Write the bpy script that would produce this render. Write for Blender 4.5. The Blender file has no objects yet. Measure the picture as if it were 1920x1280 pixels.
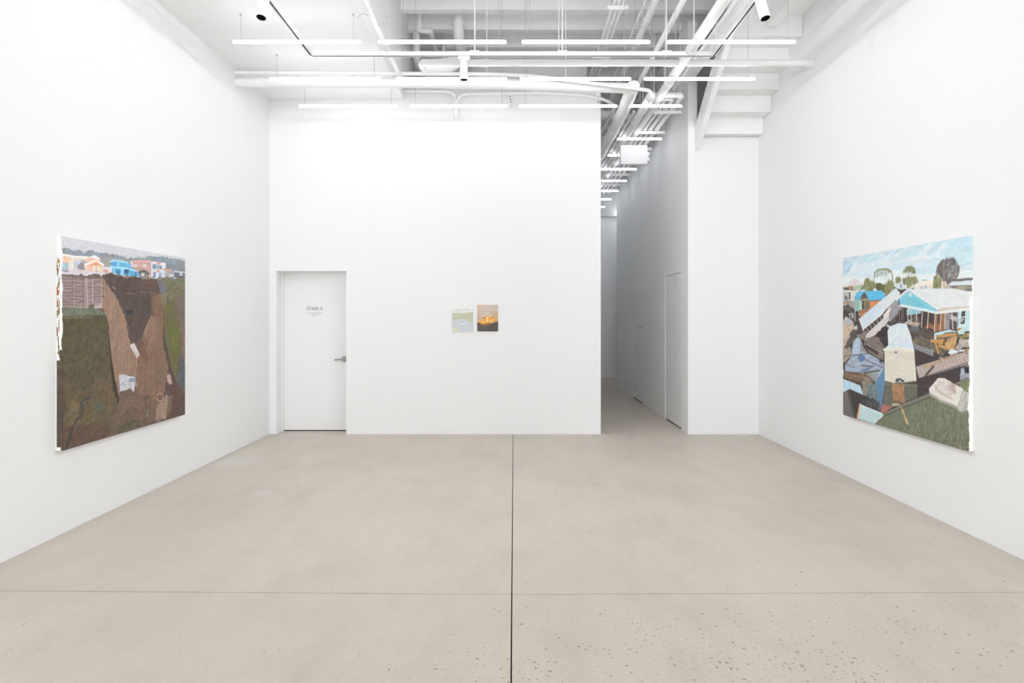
import bpy, math, random
import numpy as np
from mathutils import Vector, Matrix

random.seed(7)
scene = bpy.context.scene
COL = scene.collection

# ------------------------------------------------------------------ camera, world, exposure
cam_data = bpy.data.cameras.new('camera')
cam = bpy.data.objects.new('camera', cam_data); COL.objects.link(cam)
cam.location = (0.0, 0.0, 1.54)
cam.rotation_euler = (math.radians(90), 0, 0)
cam_data.sensor_width = 36.0
cam_data.lens = 24.0
cam_data.shift_x = -1.0 / 1920
cam_data.shift_y = -45.0 / 1920
cam_data.clip_end = 100
scene.camera = cam

world = bpy.data.worlds.new('world'); scene.world = world
world.use_nodes = True
world.node_tree.nodes['Background'].inputs[0].default_value = (0.94, 0.965, 1.0, 1)   # even overcast sky outside the street window
world.node_tree.nodes['Background'].inputs[1].default_value = 8.0
portal_data = bpy.data.lights.new('window_portal', 'AREA'); portal_data.shape = 'RECTANGLE'; portal_data.size = 5.8; portal_data.size_y = 4.0
portal_data.cycles.is_portal = True
portal = bpy.data.objects.new('window_portal', portal_data); COL.objects.link(portal)
portal.location = (0.02, -9.08, 2.3); portal.rotation_euler = (math.radians(90), 0, math.radians(180))

TUBE_STRENGTH = 8.8          # suspended tubes
FILL_SPOT_POWER = 120.0            # added flood lamps in unseen track heads, filling the side walls
scene.view_settings.view_transform = 'Standard'
scene.view_settings.look = 'None'
scene.view_settings.gamma = 1.0
scene.view_settings.use_curve_mapping = False
scene.view_settings.exposure = 0.20
scene.cycles.max_bounces = 8
scene.cycles.diffuse_bounces = 7   # white rooms live on interreflection

# ------------------------------------------------------------------ materials
def lin(c):
    return tuple(((v / 255) / 12.92 if v / 255 <= 0.04045 else ((v / 255 + 0.055) / 1.055) ** 2.4) for v in c)

def new_mat(name):
    m = bpy.data.materials.new(name); m.use_nodes = True
    nt = m.node_tree
    return m, nt, nt.nodes['Principled BSDF']

def paint(name, rgb, rough=0.55, bump=0.02, scale=60, var=0.015, spec=0.3, metal=0.0):
    m, nt, b = new_mat(name)
    tc = nt.nodes.new('ShaderNodeTexCoord')
    n = nt.nodes.new('ShaderNodeTexNoise'); n.inputs['Scale'].default_value = scale; n.inputs['Detail'].default_value = 1
    nt.links.new(tc.outputs['Object'], n.inputs['Vector'])
    r = nt.nodes.new('ShaderNodeMix'); r.data_type = 'RGBA'
    r.inputs[6].default_value = (*[v * (1 - var) for v in rgb], 1)
    r.inputs[7].default_value = (*[min(1, v * (1 + var)) for v in rgb], 1)
    nt.links.new(n.outputs['Fac'], r.inputs[0]); nt.links.new(r.outputs[2], b.inputs['Base Color'])
    b.inputs['Roughness'].default_value = rough; b.inputs['Metallic'].default_value = metal
    b.inputs['Specular IOR Level'].default_value = spec
    if bump:
        bp = nt.nodes.new('ShaderNodeBump'); bp.inputs['Strength'].default_value = bump; bp.inputs['Distance'].default_value = 0.01
        nt.links.new(n.outputs['Fac'], bp.inputs['Height']); nt.links.new(bp.outputs['Normal'], b.inputs['Normal'])
    return m

WALL = paint('white_wall_paint', (0.865, 0.87, 0.87), 0.7, 0.0, 45, 0.006, 0.15)
CEIL = paint('white_ceiling_paint', (0.905, 0.907, 0.907), 0.8, 0.0, 30, 0.01, 0.1)
STEEL = paint('white_painted_steel', (0.905, 0.907, 0.905), 0.5, 0.0, 40, 0.02, 0.25)
DOORP = paint('white_door_enamel', (0.875, 0.875, 0.875), 0.4, 0.0, 20, 0.006, 0.3)
PIPEM = paint('white_painted_pipe', (0.86, 0.86, 0.857), 0.5, 0.0, 25, 0.025, 0.25)
FIXT = paint('white_powder_coat', (0.84, 0.84, 0.84), 0.4, 0.0, 20, 0.005, 0.3)
BLACK = paint('black_plastic', (0.012, 0.012, 0.013), 0.5, 0.0, 20, 0.1, 0.3)
GAP = paint('dark_gap', (0.03, 0.028, 0.026), 0.9, 0.0, 20, 0.2, 0.1)
WIRE = paint('grey_steel_wire', (0.46, 0.46, 0.46), 0.4, 0.0, 20, 0.05, 0.4)
CHROME = paint('satin_nickel', (0.40, 0.39, 0.375), 0.32, 0.0, 30, 0.05, 0.5, 0.85)
INK = paint('grey_lettering', (0.13, 0.13, 0.13), 0.6, 0.0, 30, 0.05, 0.2)
INK2 = paint('pale_grey_lettering', (0.33, 0.33, 0.33), 0.6, 0.0, 30, 0.05, 0.2)
CANVASW = paint('raw_white_canvas', (0.80, 0.80, 0.78), 0.9, 0.15, 400, 0.03, 0.1)

def emit_mat():
    m, nt, b = new_mat('lit_tube_diffuser')
    b.inputs['Base Color'].default_value = (0.9, 0.9, 0.9, 1)
    b.inputs['Emission Color'].default_value = (0.955, 0.975, 1.03, 1)
    b.inputs['Emission Strength'].default_value = TUBE_STRENGTH
    m.cycles.emission_sampling = 'FRONT'
    return m
TUBE = emit_mat()

def concrete_mat():
    m, nt, b = new_mat('polished_concrete')
    N = nt.nodes.new; K = nt.links.new
    tc = N('ShaderNodeTexCoord')
    def noise(scale, detail=5, rough=0.55, sx=1, sy=1):
        mp = N('ShaderNodeMapping'); mp.inputs['Scale'].default_value = (sx, sy, 1)
        K(tc.outputs['Object'], mp.inputs['Vector'])
        n = N('ShaderNodeTexNoise'); n.inputs['Scale'].default_value = scale; n.inputs['Detail'].default_value = detail
        n.inputs['Roughness'].default_value = rough; K(mp.outputs['Vector'], n.inputs['Vector'])
        return n.outputs['Fac']
    def ramp(fac, p0, p1, v0=0, v1=1):
        r = N('ShaderNodeMapRange'); r.inputs[1].default_value = p0; r.inputs[2].default_value = p1
        r.inputs[3].default_value = v0; r.inputs[4].default_value = v1; K(fac, r.inputs[0]); return r.outputs[0]
    def mix(fac, a, c, mode='MIX'):
        x = N('ShaderNodeMix'); x.data_type = 'RGBA'; x.blend_type = mode
        if isinstance(fac, float): x.inputs[0].default_value = fac
        else: K(fac, x.inputs[0])
        for i, v in ((6, a), (7, c)):
            if isinstance(v, tuple): x.inputs[i].default_value = (*v, 1)
            else: K(v, x.inputs[i])
        return x.outputs[2]
    def math_(op, a, c):
        x = N('ShaderNodeMath'); x.operation = op
        for i, v in ((0, a), (1, c)):
            if isinstance(v, (int, float)): x.inputs[i].default_value = v
            else: K(v, x.inputs[i])
        return x.outputs[0]
    big = noise(0.7, 2, 0.5); mid = noise(3.0, 4, 0.65, 1, 0.7); fine = noise(40, 2, 0.7); sweep = noise(2.2, 4, 0.6, 2.2, 0.5)
    c = mix(ramp(big, 0.35, 0.65), FLOOR_A, FLOOR_B)
    c = mix(math_('MULTIPLY', ramp(mid, 0.45, 0.75), 0.6), c, FLOOR_C)
    c = mix(math_('MULTIPLY', ramp(sweep, 0.48, 0.72), 0.55), c, FLOOR_D)
    c = mix(math_('MULTIPLY', ramp(fine, 0.35, 0.75), 0.34), c, FLOOR_E)
    # soft grey trowel clouds
    cloud = noise(1.1, 5, 0.68, 1.3, 0.8)
    c = mix(math_('MULTIPLY', ramp(cloud, 0.48, 0.70), 0.55), c, FLOOR_G)
    # ground-down edge band along the two side walls
    sx = N('ShaderNodeSeparateXYZ'); K(tc.outputs['Object'], sx.inputs[0])
    ax = math_('ABSOLUTE', sx.outputs[0], 0)
    band = ramp(math_('ADD', ax, math_('MULTIPLY', mid, 0.16)), 3.10, 3.26)
    c = mix(math_('MULTIPLY', band, 0.55), c, FLOOR_G)
    # exposed aggregate, dense in the near right slab
    vo = N('ShaderNodeTexVoronoi'); vo.inputs['Scale'].default_value = 34; vo.inputs['Randomness'].default_value = 1
    wob = N('ShaderNodeVectorMath'); wob.operation = 'ADD'
    nz = N('ShaderNodeTexNoise'); nz.inputs['Scale'].default_value = 55
    K(tc.outputs['Object'], nz.inputs['Vector'])
    sc = N('ShaderNodeVectorMath'); sc.operation = 'SCALE'; sc.inputs['Scale'].default_value = 0.022
    K(nz.outputs['Color'], sc.inputs[0]); K(tc.outputs['Object'], wob.inputs[0]); K(sc.outputs[0], wob.inputs[1])
    K(wob.outputs[0], vo.inputs['Vector'])
    sc2 = N('ShaderNodeSeparateColor'); K(vo.outputs['Color'], sc2.inputs[0])
    rad = ramp(sc2.outputs[0], 0.1, 1.0, 0.05, 0.30)
    dot = math_('LESS_THAN', vo.outputs['Distance'], rad)
    near = ramp(sx.outputs[1], 3.75, 3.0, 0.04, 1.0)
    side = ramp(sx.outputs[0], -0.5, 0.35, 0.04, 1.0)
    patch = ramp(noise(1.3, 3), 0.4, 0.6, 0.25, 1.0)
    amt = math_('MULTIPLY', math_('MULTIPLY', near, side), math_('MULTIPLY', patch, 1.0))
    keep = math_('LESS_THAN', sc2.outputs[1], amt)
    agg = math_('MULTIPLY', dot, keep)
    aggc = mix(sc2.outputs[2], (0.20, 0.19, 0.18), (0.36, 0.33, 0.29))
    c = mix(math_('MULTIPLY', agg, 0.8), c, aggc)
    vf = N('ShaderNodeTexVoronoi'); vf.inputs['Scale'].default_value = 70; K(wob.outputs[0], vf.inputs['Vector'])
    sf = N('ShaderNodeSeparateColor'); K(vf.outputs['Color'], sf.inputs[0])
    fdot = math_('MULTIPLY', math_('LESS_THAN', vf.outputs['Distance'], ramp(sf.outputs[0], 0.0, 1.0, 0.08, 0.34)), math_('LESS_THAN', sf.outputs[1], math_('MULTIPLY', amt, 0.55)))
    c = mix(math_('MULTIPLY', fdot, 0.7), c, (0.24, 0.22, 0.20))
    # sparse pinholes everywhere
    vp = N('ShaderNodeTexVoronoi'); vp.inputs['Scale'].default_value = 22; K(wob.outputs[0], vp.inputs['Vector'])
    sp = N('ShaderNodeSeparateColor'); K(vp.outputs['Color'], sp.inputs[0])
    pin = math_('MULTIPLY', math_('LESS_THAN', vp.outputs['Distance'], ramp(sp.outputs[0], 0.0, 1.0, 0.03, 0.13)), math_('GREATER_THAN', sp.outputs[1], 0.86))
    c = mix(math_('MULTIPLY', pin, 0.5), c, (0.16, 0.14, 0.12))
    # plaster dust scuffs near the left wall
    def spot(x, y, rx, ry):
        dx = math_('DIVIDE', math_('SUBTRACT', sx.outputs[0], x), rx); dy = math_('DIVIDE', math_('SUBTRACT', sx.outputs[1], y), ry)
        d = math_('ADD', math_('MULTIPLY', dx, dx), math_('MULTIPLY', dy, dy))
        return ramp(math_('SUBTRACT', d, math_('MULTIPLY', math_('ADD', mid, cloud), 1.1)), 0.3, -1.0)
    scuff = math_('MAXIMUM', math_('MAXIMUM', spot(-2.95, 7.3, 0.28, 0.32), spot(-2.75, 8.98, 0.3, 0.12)), spot(-2.2, 6.0, 0.10, 0.10))
    c = mix(math_('MULTIPLY', scuff, 0.38), c, (0.72, 0.70, 0.68))
    K(c, b.inputs['Base Color'])
    K(ramp(mid, 0.3, 0.7, 0.42, 0.58), b.inputs['Roughness'])
    b.inputs['Specular IOR Level'].default_value = 0.28
    bp = N('ShaderNodeBump'); bp.inputs['Strength'].default_value = 0.05; bp.inputs['Distance'].default_value = 0.004
    K(fine, bp.inputs['Height']); K(bp.outputs['Normal'], b.inputs['Normal'])
    return m
FLOOR_A, FLOOR_B, FLOOR_C, FLOOR_D, FLOOR_E, FLOOR_G = ((0.655, 0.585, 0.500), (0.615, 0.555, 0.480), (0.650, 0.585, 0.505), (0.565, 0.505, 0.430), (0.53, 0.475, 0.405), (0.505, 0.462, 0.410))
CONCRETE = concrete_mat()

# ------------------------------------------------------------------ mesh helpers
class MB:
    def __init__(self): self.v = []; self.f = []; self.smooth = []
    def add(self, vs, fs, smooth=False):
        o = len(self.v); self.v += [tuple(p) for p in vs]
        for f in fs: self.f.append(tuple(i + o for i in f)); self.smooth.append(smooth)
        return self
    def box(self, x0, x1, y0, y1, z0, z1):
        vs = [(x, y, z) for z in (z0, z1) for y in (y0, y1) for x in (x0, x1)]
        return self.add(vs, [(0, 2, 3, 1), (4, 5, 7, 6), (0, 1, 5, 4), (2, 6, 7, 3), (0, 4, 6, 2), (1, 3, 7, 5)])
    def bevbox(self, x0, x1, y0, y1, z0, z1, b):
        # box with its eight vertical/horizontal corner edges chamfered (octagonal in every axis)
        import bmesh
        bm = bmesh.new(); bmesh.ops.create_cube(bm, size=1)
        for v in bm.verts:
            v.co = Vector(((x0 + x1) / 2 + v.co.x * (x1 - x0), (y0 + y1) / 2 + v.co.y * (y1 - y0), (z0 + z1) / 2 + v.co.z * (z1 - z0)))
        bmesh.ops.bevel(bm, geom=bm.edges[:], offset=b, segments=2, affect='EDGES', profile=0.5)
        bm.verts.index_update()
        self.add([v.co[:] for v in bm.verts], [tuple(v.index for v in f.verts) for f in bm.faces]); bm.free()
        return self
    def prism(self, poly, axis, a0, a1):
        """poly: list of 2D points; axis 0: (y,z) along x, 1: (x,z) along y, 2: (x,y) along z"""
        def pt(p, a): return (a, p[0], p[1]) if axis == 0 else ((p[0], a, p[1]) if axis == 1 else (p[0], p[1], a))
        n = len(poly); area = sum(poly[i][0] * poly[(i + 1) % n][1] - poly[(i + 1) % n][0] * poly[i][1] for i in range(n))
        if (area < 0) != (axis == 1): poly = poly[::-1]
        vs = [pt(p, a0) for p in poly] + [pt(p, a1) for p in poly]
        return self.add(vs, [tuple(range(n))[::-1], tuple(range(n, 2 * n))] + [(i, (i + 1) % n, n + (i + 1) % n, n + i) for i in range(n)])
    def tube(self, path, r, n=14, cap=True):
        P = [Vector(p) for p in path]
        rs = r if isinstance(r, (list, tuple)) else [r] * len(P)
        T = []
        for i in range(len(P)):
            d = Vector((0, 0, 0))
            if i > 0: d += (P[i] - P[i - 1]).normalized()
            if i < len(P) - 1: d += (P[i + 1] - P[i]).normalized()
            T.append(d.normalized())
        up = Vector((0, 0, 1)) if abs(T[0].z) < 0.9 else Vector((1, 0, 0))
        nrm = (up - T[0] * up.dot(T[0])).normalized()
        vs = []
        for i, p in enumerate(P):
            nrm = (nrm - T[i] * nrm.dot(T[i])).normalized(); bi = T[i].cross(nrm)
            for k in range(n):
                a = 2 * math.pi * k / n
                vs.append(p + (nrm * math.cos(a) + bi * math.sin(a)) * rs[i])
        fs = [(i * n + k, i * n + (k + 1) % n, (i + 1) * n + (k + 1) % n, (i + 1) * n + k) for i in range(len(P) - 1) for k in range(n)]
        self.add(vs, fs, True)
        if cap:
            m = len(P) - 1
            self.add(vs[:n], [tuple(range(n))[::-1]]); self.add(vs[m * n:], [tuple(range(n))])
        return self
    def lathe(self, prof, origin, direction, n=24):
        """prof: list of (distance along direction, radius)"""
        o = Vector(origin); d = Vector(direction).normalized()
        path = [o + d * t for t, _ in prof]
        # straight sweep with its own radius at every ring
        up = Vector((0, 0, 1)) if abs(d.z) < 0.9 else Vector((1, 0, 0))
        a = (up - d * up.dot(d)).normalized(); bb = d.cross(a)
        vs = []
        for p, (t, r) in zip(path, prof):
            for k in range(n):
                w = 2 * math.pi * k / n; vs.append(p + (a * math.cos(w) + bb * math.sin(w)) * r)
        fs = [(i * n + k, i * n + (k + 1) % n, (i + 1) * n + (k + 1) % n, (i + 1) * n + k) for i in range(len(prof) - 1) for k in range(n)]
        self.add(vs, fs, False)
        return self
    def mesh(self, name, origin=(0, 0, 0)):
        me = bpy.data.meshes.new(name)
        o = Vector(origin)
        me.from_pydata([tuple(Vector(p) - o) for p in self.v], [], self.f)
        me.polygons.foreach_set('use_smooth', self.smooth)
        me.update(); return me

def obj(name, mesh, mat=None, parent=None, loc=(0, 0, 0)):
    if isinstance(mesh, MB): mesh = mesh.mesh(name)
    if mat is not None and not mesh.materials: mesh.materials.append(mat)
    o = bpy.data.objects.new(name, mesh); COL.objects.link(o)
    o.location = loc
    if parent is not None: o.parent = parent
    return o

def thing(name, label, cat, loc=(0, 0, 0), group=None):
    o = bpy.data.objects.new(name, None); COL.objects.link(o)
    o.empty_display_size = 0.05
    o.location = loc; o['label'] = label; o['category'] = cat
    if group: o['group'] = group
    return o

def part(name, mb, mat, parent):
    """mesh given in world coordinates, stored relative to its thing"""
    p = Vector((0, 0, 0)); q = parent
    while q is not None: p += q.location; q = q.parent
    return obj(name, mb.mesh(name, p), mat, parent)

def struct(name, mb, mat, label):
    o = obj(name, mb, mat); o['kind'] = 'structure'; o['label'] = label; return o

def bend(path, r, seg=6):
    """round the inner corners of a polyline with radius r"""
    P = [Vector(p) for p in path]; out = [P[0]]
    for i in range(1, len(P) - 1):
        a = (P[i - 1] - P[i]); b = (P[i + 1] - P[i]); k = min(r, a.length * 0.49, b.length * 0.49)
        p0 = P[i] + a.normalized() * k; p2 = P[i] + b.normalized() * k
        for s in range(seg + 1):
            t = s / seg; out.append(p0 * (1 - t) ** 2 + P[i] * 2 * t * (1 - t) + p2 * t * t)
    out.append(P[-1]); return out

# ------------------------------------------------------------------ the room shell
XL, XR, YB, YF = -3.211, 3.247, 9.014, -9.0        # left wall, right wall, back wall, wall behind the camera
XC0, XC1 = 1.165, 2.317                            # corridor opening
LOWC, DECK = 4.41, 5.67
YE = 17.3                                          # end of the corridor

# floor: four saw-cut slabs and the corridor slab on a dark base
base = struct('floor', MB().box(XL - .2, XR + .2, YF - .2, YE + .2, -0.20, -0.014), GAP, 'polished beige concrete floor with saw-cut joints')
def slab(poly): 
    return obj('concrete_slab', MB().prism(poly, 2, -0.014, 0.0), CONCRETE, base)
g = 0.0032
jl, jc, jr = 3.857, 3.798, 3.835
slab([(XL - .1, jl + .004), (-.004 - g, jc + .004), (.007 - g, YB + .02), (.007 - g, YB + .38), (XL - .1, YB + .38)])
slab([(-.004 + g, jc + .004), (XR + .1, jr + .004), (XR + .1, YB + .002), (.007 + g, YB + .002)])
slab([(XL - .1, YF - .1), (-.03 - g, YF - .1), (-.004 - g, jc - .004), (XL - .1, jl - .004)])
slab([(-.03 + g, YF - .1), (XR + .1, YF - .1), (XR + .1, jr - .004), (-.004 + g, jc - .004)])
slab([(XC0 - .1, YB + .006), (XR + .1, YB + .006), (XR + .1, YE + .1), (XC0 - .1, YE + .1)])

struct('wall_left', MB().box(XL - .15, XL, YF - .15, YB + .5, 0, 6.05), WALL, 'white left gallery wall')
struct('wall_right', MB().box(XR, XR + .15, YF - .15, YE + .15, 0, 6.05), WALL, 'white right gallery wall')
WX0, WX1, WZ0, WZ1 = -2.88, 2.92, .30, 4.30          # street window behind the camera
struct('wall_front', MB().box(XL, WX0, YF - .15, YF, 0, 6.05).box(WX1, XR, YF - .15, YF, 0, 6.05).box(WX0, WX1, YF - .15, YF, 0, WZ0).box(WX0, WX1, YF - .15, YF, WZ1, 6.05), WALL, 'white wall behind the camera with the street window')
win = thing('window_1', 'wide street window behind the camera', 'window', (0, YF, WZ0)); win['kind'] = 'structure'; del win['category']
wf = MB().box(WX0, WX1, YF - .12, YF - .05, WZ0, WZ0 + .05).box(WX0, WX1, YF - .12, YF - .05, WZ1 - .05, WZ1)
for x in (WX0, -.96, .95, WX1 - .05): wf.box(x, x + .05, YF - .12, YF - .05, WZ0 + .05, WZ1 - .05)
part('window_frame', wf, STEEL, win)
def glass_mat():
    m, nt, b = new_mat('clear_window_glass'); nt.nodes.remove(b)
    tr_ = nt.nodes.new('ShaderNodeBsdfTransparent'); gl = nt.nodes.new('ShaderNodeBsdfGlossy'); gl.inputs['Roughness'].default_value = .02
    mx = nt.nodes.new('ShaderNodeMixShader'); mx.inputs[0].default_value = .06
    nt.links.new(tr_.outputs[0], mx.inputs[1]); nt.links.new(gl.outputs[0], mx.inputs[2]); nt.links.new(mx.outputs[0], nt.nodes['Material Output'].inputs[0])
    return m
GLASS = glass_mat()
for x0, x1 in ((WX0 + .05, -.96), (-.91, .95), (1.0, WX1 - .05)):
    part('pane', MB().box(x0, x1, YF - .088, YF - .082, WZ0 + .05, WZ1 - .05), GLASS, win)
DX0, DX1, DZ = -3.12, -2.19, 2.16                  # stair door opening
wb = MB().box(XL, DX0 - .001, YB, YB + .40, 0, DZ + .001).box(DX1 + .001, XC0, YB, YB + .40, 0, DZ + .001).box(XL, XC0, YB, YB + .40, DZ + .001, 4.60)
struct('wall_back', wb, WALL, 'white back wall with a recessed door and two small canvases')
struct('wall_back_niche', MB().box(XL - .15, XC0, YB + .42, YB + .5, 0, 4.6), GAP, 'closing wall behind the stair door')
struct('wall_back_right', MB().box(XC1 + .12, XR, YB, YB + .12, 0, 3.927), WALL, 'white wall under the staircase, right of the corridor')
# corridor
cw = MB().box(XC1, XC1 + .12, YB, 9.38, 0, 5.45)
cw.box(XC1, XC1 + .12, 9.38, 10.37, 2.165, 5.45).box(XC1, XC1 + .12, 10.37, 12.16, 0, 5.45)
cw.box(XC1, XC1 + .12, 12.16, 13.13, 1.365, 5.45).box(XC1, XC1 + .12, 13.13, 15.2, 0, 5.45)
struct('wall_corridor_right', cw, WALL, 'white right wall of the corridor with two flush doors')
struct('wall_corridor_left', MB().box(XC0 - .15, XC0, YB + .40, 10.7, 0, 4.50).box(XC0 - .15, XC0, 10.7, YE, 0, 6.0), WALL, 'left wall of the corridor')
struct('wall_corridor_end', MB().box(XC0 - .15, XR, YE, YE + .12, 0, 6.05).box(XC0, XR, YE - .18, YE, 4.08, 6.0), WALL, 'far end wall of the corridor')
struct('wall_stairwell', MB().box(XC1 + .12, XR, 10.6, 10.7, 0, 6.0), WALL, 'wall at the back of the dark stairwell')
struct('wall_void', MB().box(-1.55, XC0 - .15, 10.7, 10.8, 4.55, 6.0).box(-1.47, XC0, YB + .40, 10.7, 4.50, 4.60), CEIL, 'top of the rooms beyond the back wall')
# ceiling: steel deck with joists, and a lower plaster ceiling on the left
ceil = struct('ceiling', MB().box(-1.47, XR + .1, YF - .1, YE + .1, DECK, DECK + .1), CEIL, 'open white painted deck with steel joists')
ceil_low = struct('ceiling_lower', MB().box(XL, -1.43, YF, YB, LOWC, LOWC + .12), CEIL, 'lower smooth plaster ceiling along the left wall')
struct('ceiling_bulkhead', MB().box(-1.55, -1.43, YF, 10.7, LOWC + .12, DECK), CEIL, 'vertical drop between the lower ceiling and the joists')
jm = None
def joist_mesh():
    zb = 5.48
    mb = MB().box(-1.43, XR, -.062, .062, zb, zb + .012).box(-1.43, XR, -.050, .050, zb + .012, DECK)
    return mb.mesh('joist')
jm = joist_mesh()
for n in range(-29, 14):
    obj('joist', jm, STEEL, ceil, (0, 8.80 + .61 * n, 0))

# ------------------------------------------------------------------ stair door
d = thing('door_1', 'white steel stair door with lever handle in the back wall', 'door', (DX0, YB + .26, 0)); d['kind'] = 'structure'; del d['category']
YD = YB + .256
leaf = part('door_leaf', MB().box(DX0 + .004, DX1 - .004, YD, YD + .045, .014, DZ - .006), DOORP, d)
fr = MB()
fr.box(DX0 - .042, DX0, YB - .006, YB, 0, DZ + .042).box(DX1, DX1 + .042, YB - .006, YB, 0, DZ + .042).box(DX0, DX1, YB - .006, YB, DZ, DZ + .042)
fr.box(DX0, DX0 + .005, YB - .006, YD, 0, DZ).box(DX1 - .005, DX1, YB - .006, YD, 0, DZ).box(DX0 + .005, DX1 - .005, YB - .006, YD, DZ - .005, DZ)
fr.box(DX0 + .004, DX0 + .02, YD - .05, YD - .004, 0, DZ - .004).box(DX0 + .02, DX1 - .02, YD - .05, YD - .004, DZ - .018, DZ - .004)
part('door_frame', fr, DOORP, d)
part('floor_gap', MB().box(DX0 + .004, DX1 - .004, YD + .004, YD + .04, 0.001, .013), GAP, d)
hx, hz = -2.283, .975
def wpart(name, mb, mat, parent): return obj(name, mb.mesh(name, Vector(d.location)), mat, parent)
hd = wpart('door_handle', MB().lathe([(0, .001), (0, .041), (.010, .041), (.016, .034), (.016, .001)], (hx, YD, hz), (0, -1, 0), 28), CHROME, d)
hd['label'] = 'satin metal lever handle'
wpart('lever', MB().tube(bend([(hx, YD - .012, hz), (hx, YD - .06, hz), (hx - .12, YD - .056, hz - .006)], .025), .0115, 12), CHROME, hd)
wpart('key_cylinder', MB().lathe([(.014, .001), (.014, .018), (.03, .016), (.03, .001)], (hx + .012, YD, hz - .004), (0, -1, 0), 20), CHROME, hd)

def text_part(s, size, x, z, mat, parent, spacing=1.0):
    cu = bpy.data.curves.new('lettering', 'FONT'); cu.body = s; cu.size = size; cu.align_x = 'CENTER'; cu.extrude = 0.0006; cu.space_character = spacing
    t = bpy.data.objects.new('lettering', cu); COL.objects.link(t)
    dg = bpy.context.evaluated_depsgraph_get()
    me = bpy.data.meshes.new_from_object(t.evaluated_get(dg))
    bpy.data.objects.remove(t)
    me.transform(Matrix.Translation((x, YD - .0012, z)) @ Matrix.Rotation(math.radians(90), 4, 'X'))
    me.transform(Matrix.Translation(-Vector(d.location)))
    me.materials.clear(); me.materials.append(mat)
    return obj('lettering', me, mat, parent)
text_part('STAIR E', .061, -2.686, 1.640, INK, leaf, 1.06)['label'] = 'grey STAIR E lettering'
text_part('NO RE-ENTRY FROM', .0215, -2.690, 1.588, INK2, leaf, 1.03)
text_part('THIS STAIR', .0215, -2.690, 1.562, INK2, leaf, 1.03)

# flush corridor doors
def flush_door(name, label, y0, y1, z1):
    o = thing(name, label, 'door', (XC1, y0, 0)); o['kind'] = 'structure'; del o['category']
    part('door_leaf', MB().box(XC1 + .006, XC1 + .05, y0 + .004, y1 - .004, .020, z1 - .008), DOORP, o)
    part('floor_gap', MB().box(XC1 + .02, XC1 + .1, y0, y1, 0.0005, .012), GAP, o)
    part('backing', MB().box(XC1 + .08, XC1 + .1, y0, y1, .012, z1), GAP, o)
flush_door('door_2', 'tall flush white door in the right corridor wall, nearest the gallery', 9.38, 10.37, 2.165)
flush_door('door_3', 'low flush white hatch farther down the right corridor wall', 12.16, 13.13, 1.365)
o = thing('door_4', 'pale door at the far end of the corridor', 'door', (1.36, YE, 0)); o['kind'] = 'structure'; del o['category']
part('door_leaf', MB().box(1.40, 2.24, YE - .006, YE, .01, 2.2), DOORP, o)
part('door_frame', MB().box(1.36, 1.40, YE - .02, YE, 0, 2.24).box(2.24, 2.28, YE - .02, YE, 0, 2.24).box(1.40, 2.24, YE - .02, YE, 2.2, 2.24), DOORP, o)

# ------------------------------------------------------------------ staircase seen from below
st = thing('staircase', 'white steel staircase seen from below, climbing along the right wall', 'staircase', (2.86, 8.9, 3.9))
X0, X1 = 2.47, XR - .003
steps = [(9.012, 8.864, 3.929), (8.864, 8.582, 4.130), (8.582, 8.310, 4.322), (8.310, 8.026, 4.503), (8.026, 7.66, 4.700)]
for i, (ya, yb, z) in enumerate(steps):
    zn = steps[i + 1][2] if i + 1 < len(steps) else 4.91
    part('tread', MB().box(X0, X1, yb, ya - .002, z, z + .03), STEEL, st)
    part('riser', MB().box(X0, X1, yb - .018, yb, z - .012, zn), STEEL, st)
part('landing', MB().box(X0, X1, YF + .01, 7.642, 4.91, 4.97), STEEL, st)
def sz(y): return 3.84 + (8.86 - y) * .69
part('stringer', MB().prism([(9.012, sz(9.012)), (7.52, sz(7.52)), (7.52, sz(7.52) + .30), (9.012, sz(9.012) + .30)], 0, 2.405, X0), STEEL, st)
part('landing_beam', MB().box(2.405, X0, YF + .01, 7.515, 4.80, 5.08), STEEL, st)
part('support_beam', MB().box(2.80, 2.90, YF + .01, 7.5, 4.745, 4.91), STEEL, st)

# ------------------------------------------------------------------ suspended tube lights
TZ = 4.145
def tube_meshes(L):
    r = .0165
    prof = [(0, .006), (.004, .013), (.012, r), (L - .012, r), (L - .004, .013), (L, .006)]
    tb = MB()
    ps = [(-L / 2 + t, 0, 0) for t, _ in prof]
    tb.tube(ps, [rr for _, rr in prof], 10)
    # opaque aluminium back along the top of the tube
    hs = MB(); n = 7; vs = []
    for x in (-L / 2 + .010, L / 2 - .010):
        for rr in (.0172, .0192):
            for k in range(n):
                a = math.radians(90 - HOUSE / 2 + HOUSE * k / (n - 1)); vs.append((x, math.cos(a) * rr, math.sin(a) * rr))
    fs = []
    for k in range(n - 1):
        fs += [(k, 2 * n + k, 2 * n + k + 1, k + 1), (n + k, n + k + 1, 3 * n + k + 1, 3 * n + k), (k, k + 1, n + k + 1, n + k), (2 * n + k, 3 * n + k, 3 * n + k + 1, 2 * n + k + 1)]
    fs += [(0, n, 3 * n, 2 * n), (n - 1, 3 * n - 1, 4 * n - 1, 2 * n - 1)]
    hs.add(vs, fs)
    return tb.mesh('diffuser'), hs.mesh('housing')
HOUSE = 40.0
T4, H4 = tube_meshes(1.215); T2, H2M = tube_meshes(.655)
def wire_mesh(h):
    mb = MB().tube([(0, 0, .0), (0, 0, h)], .0022, 6)
    mb.lathe([(h - .012, .001), (h - .012, .012), (h, .012)], (0, 0, 0), (0, 0, 1), 10)
    return mb.mesh('suspension_wire')
WIRES = {}
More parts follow.
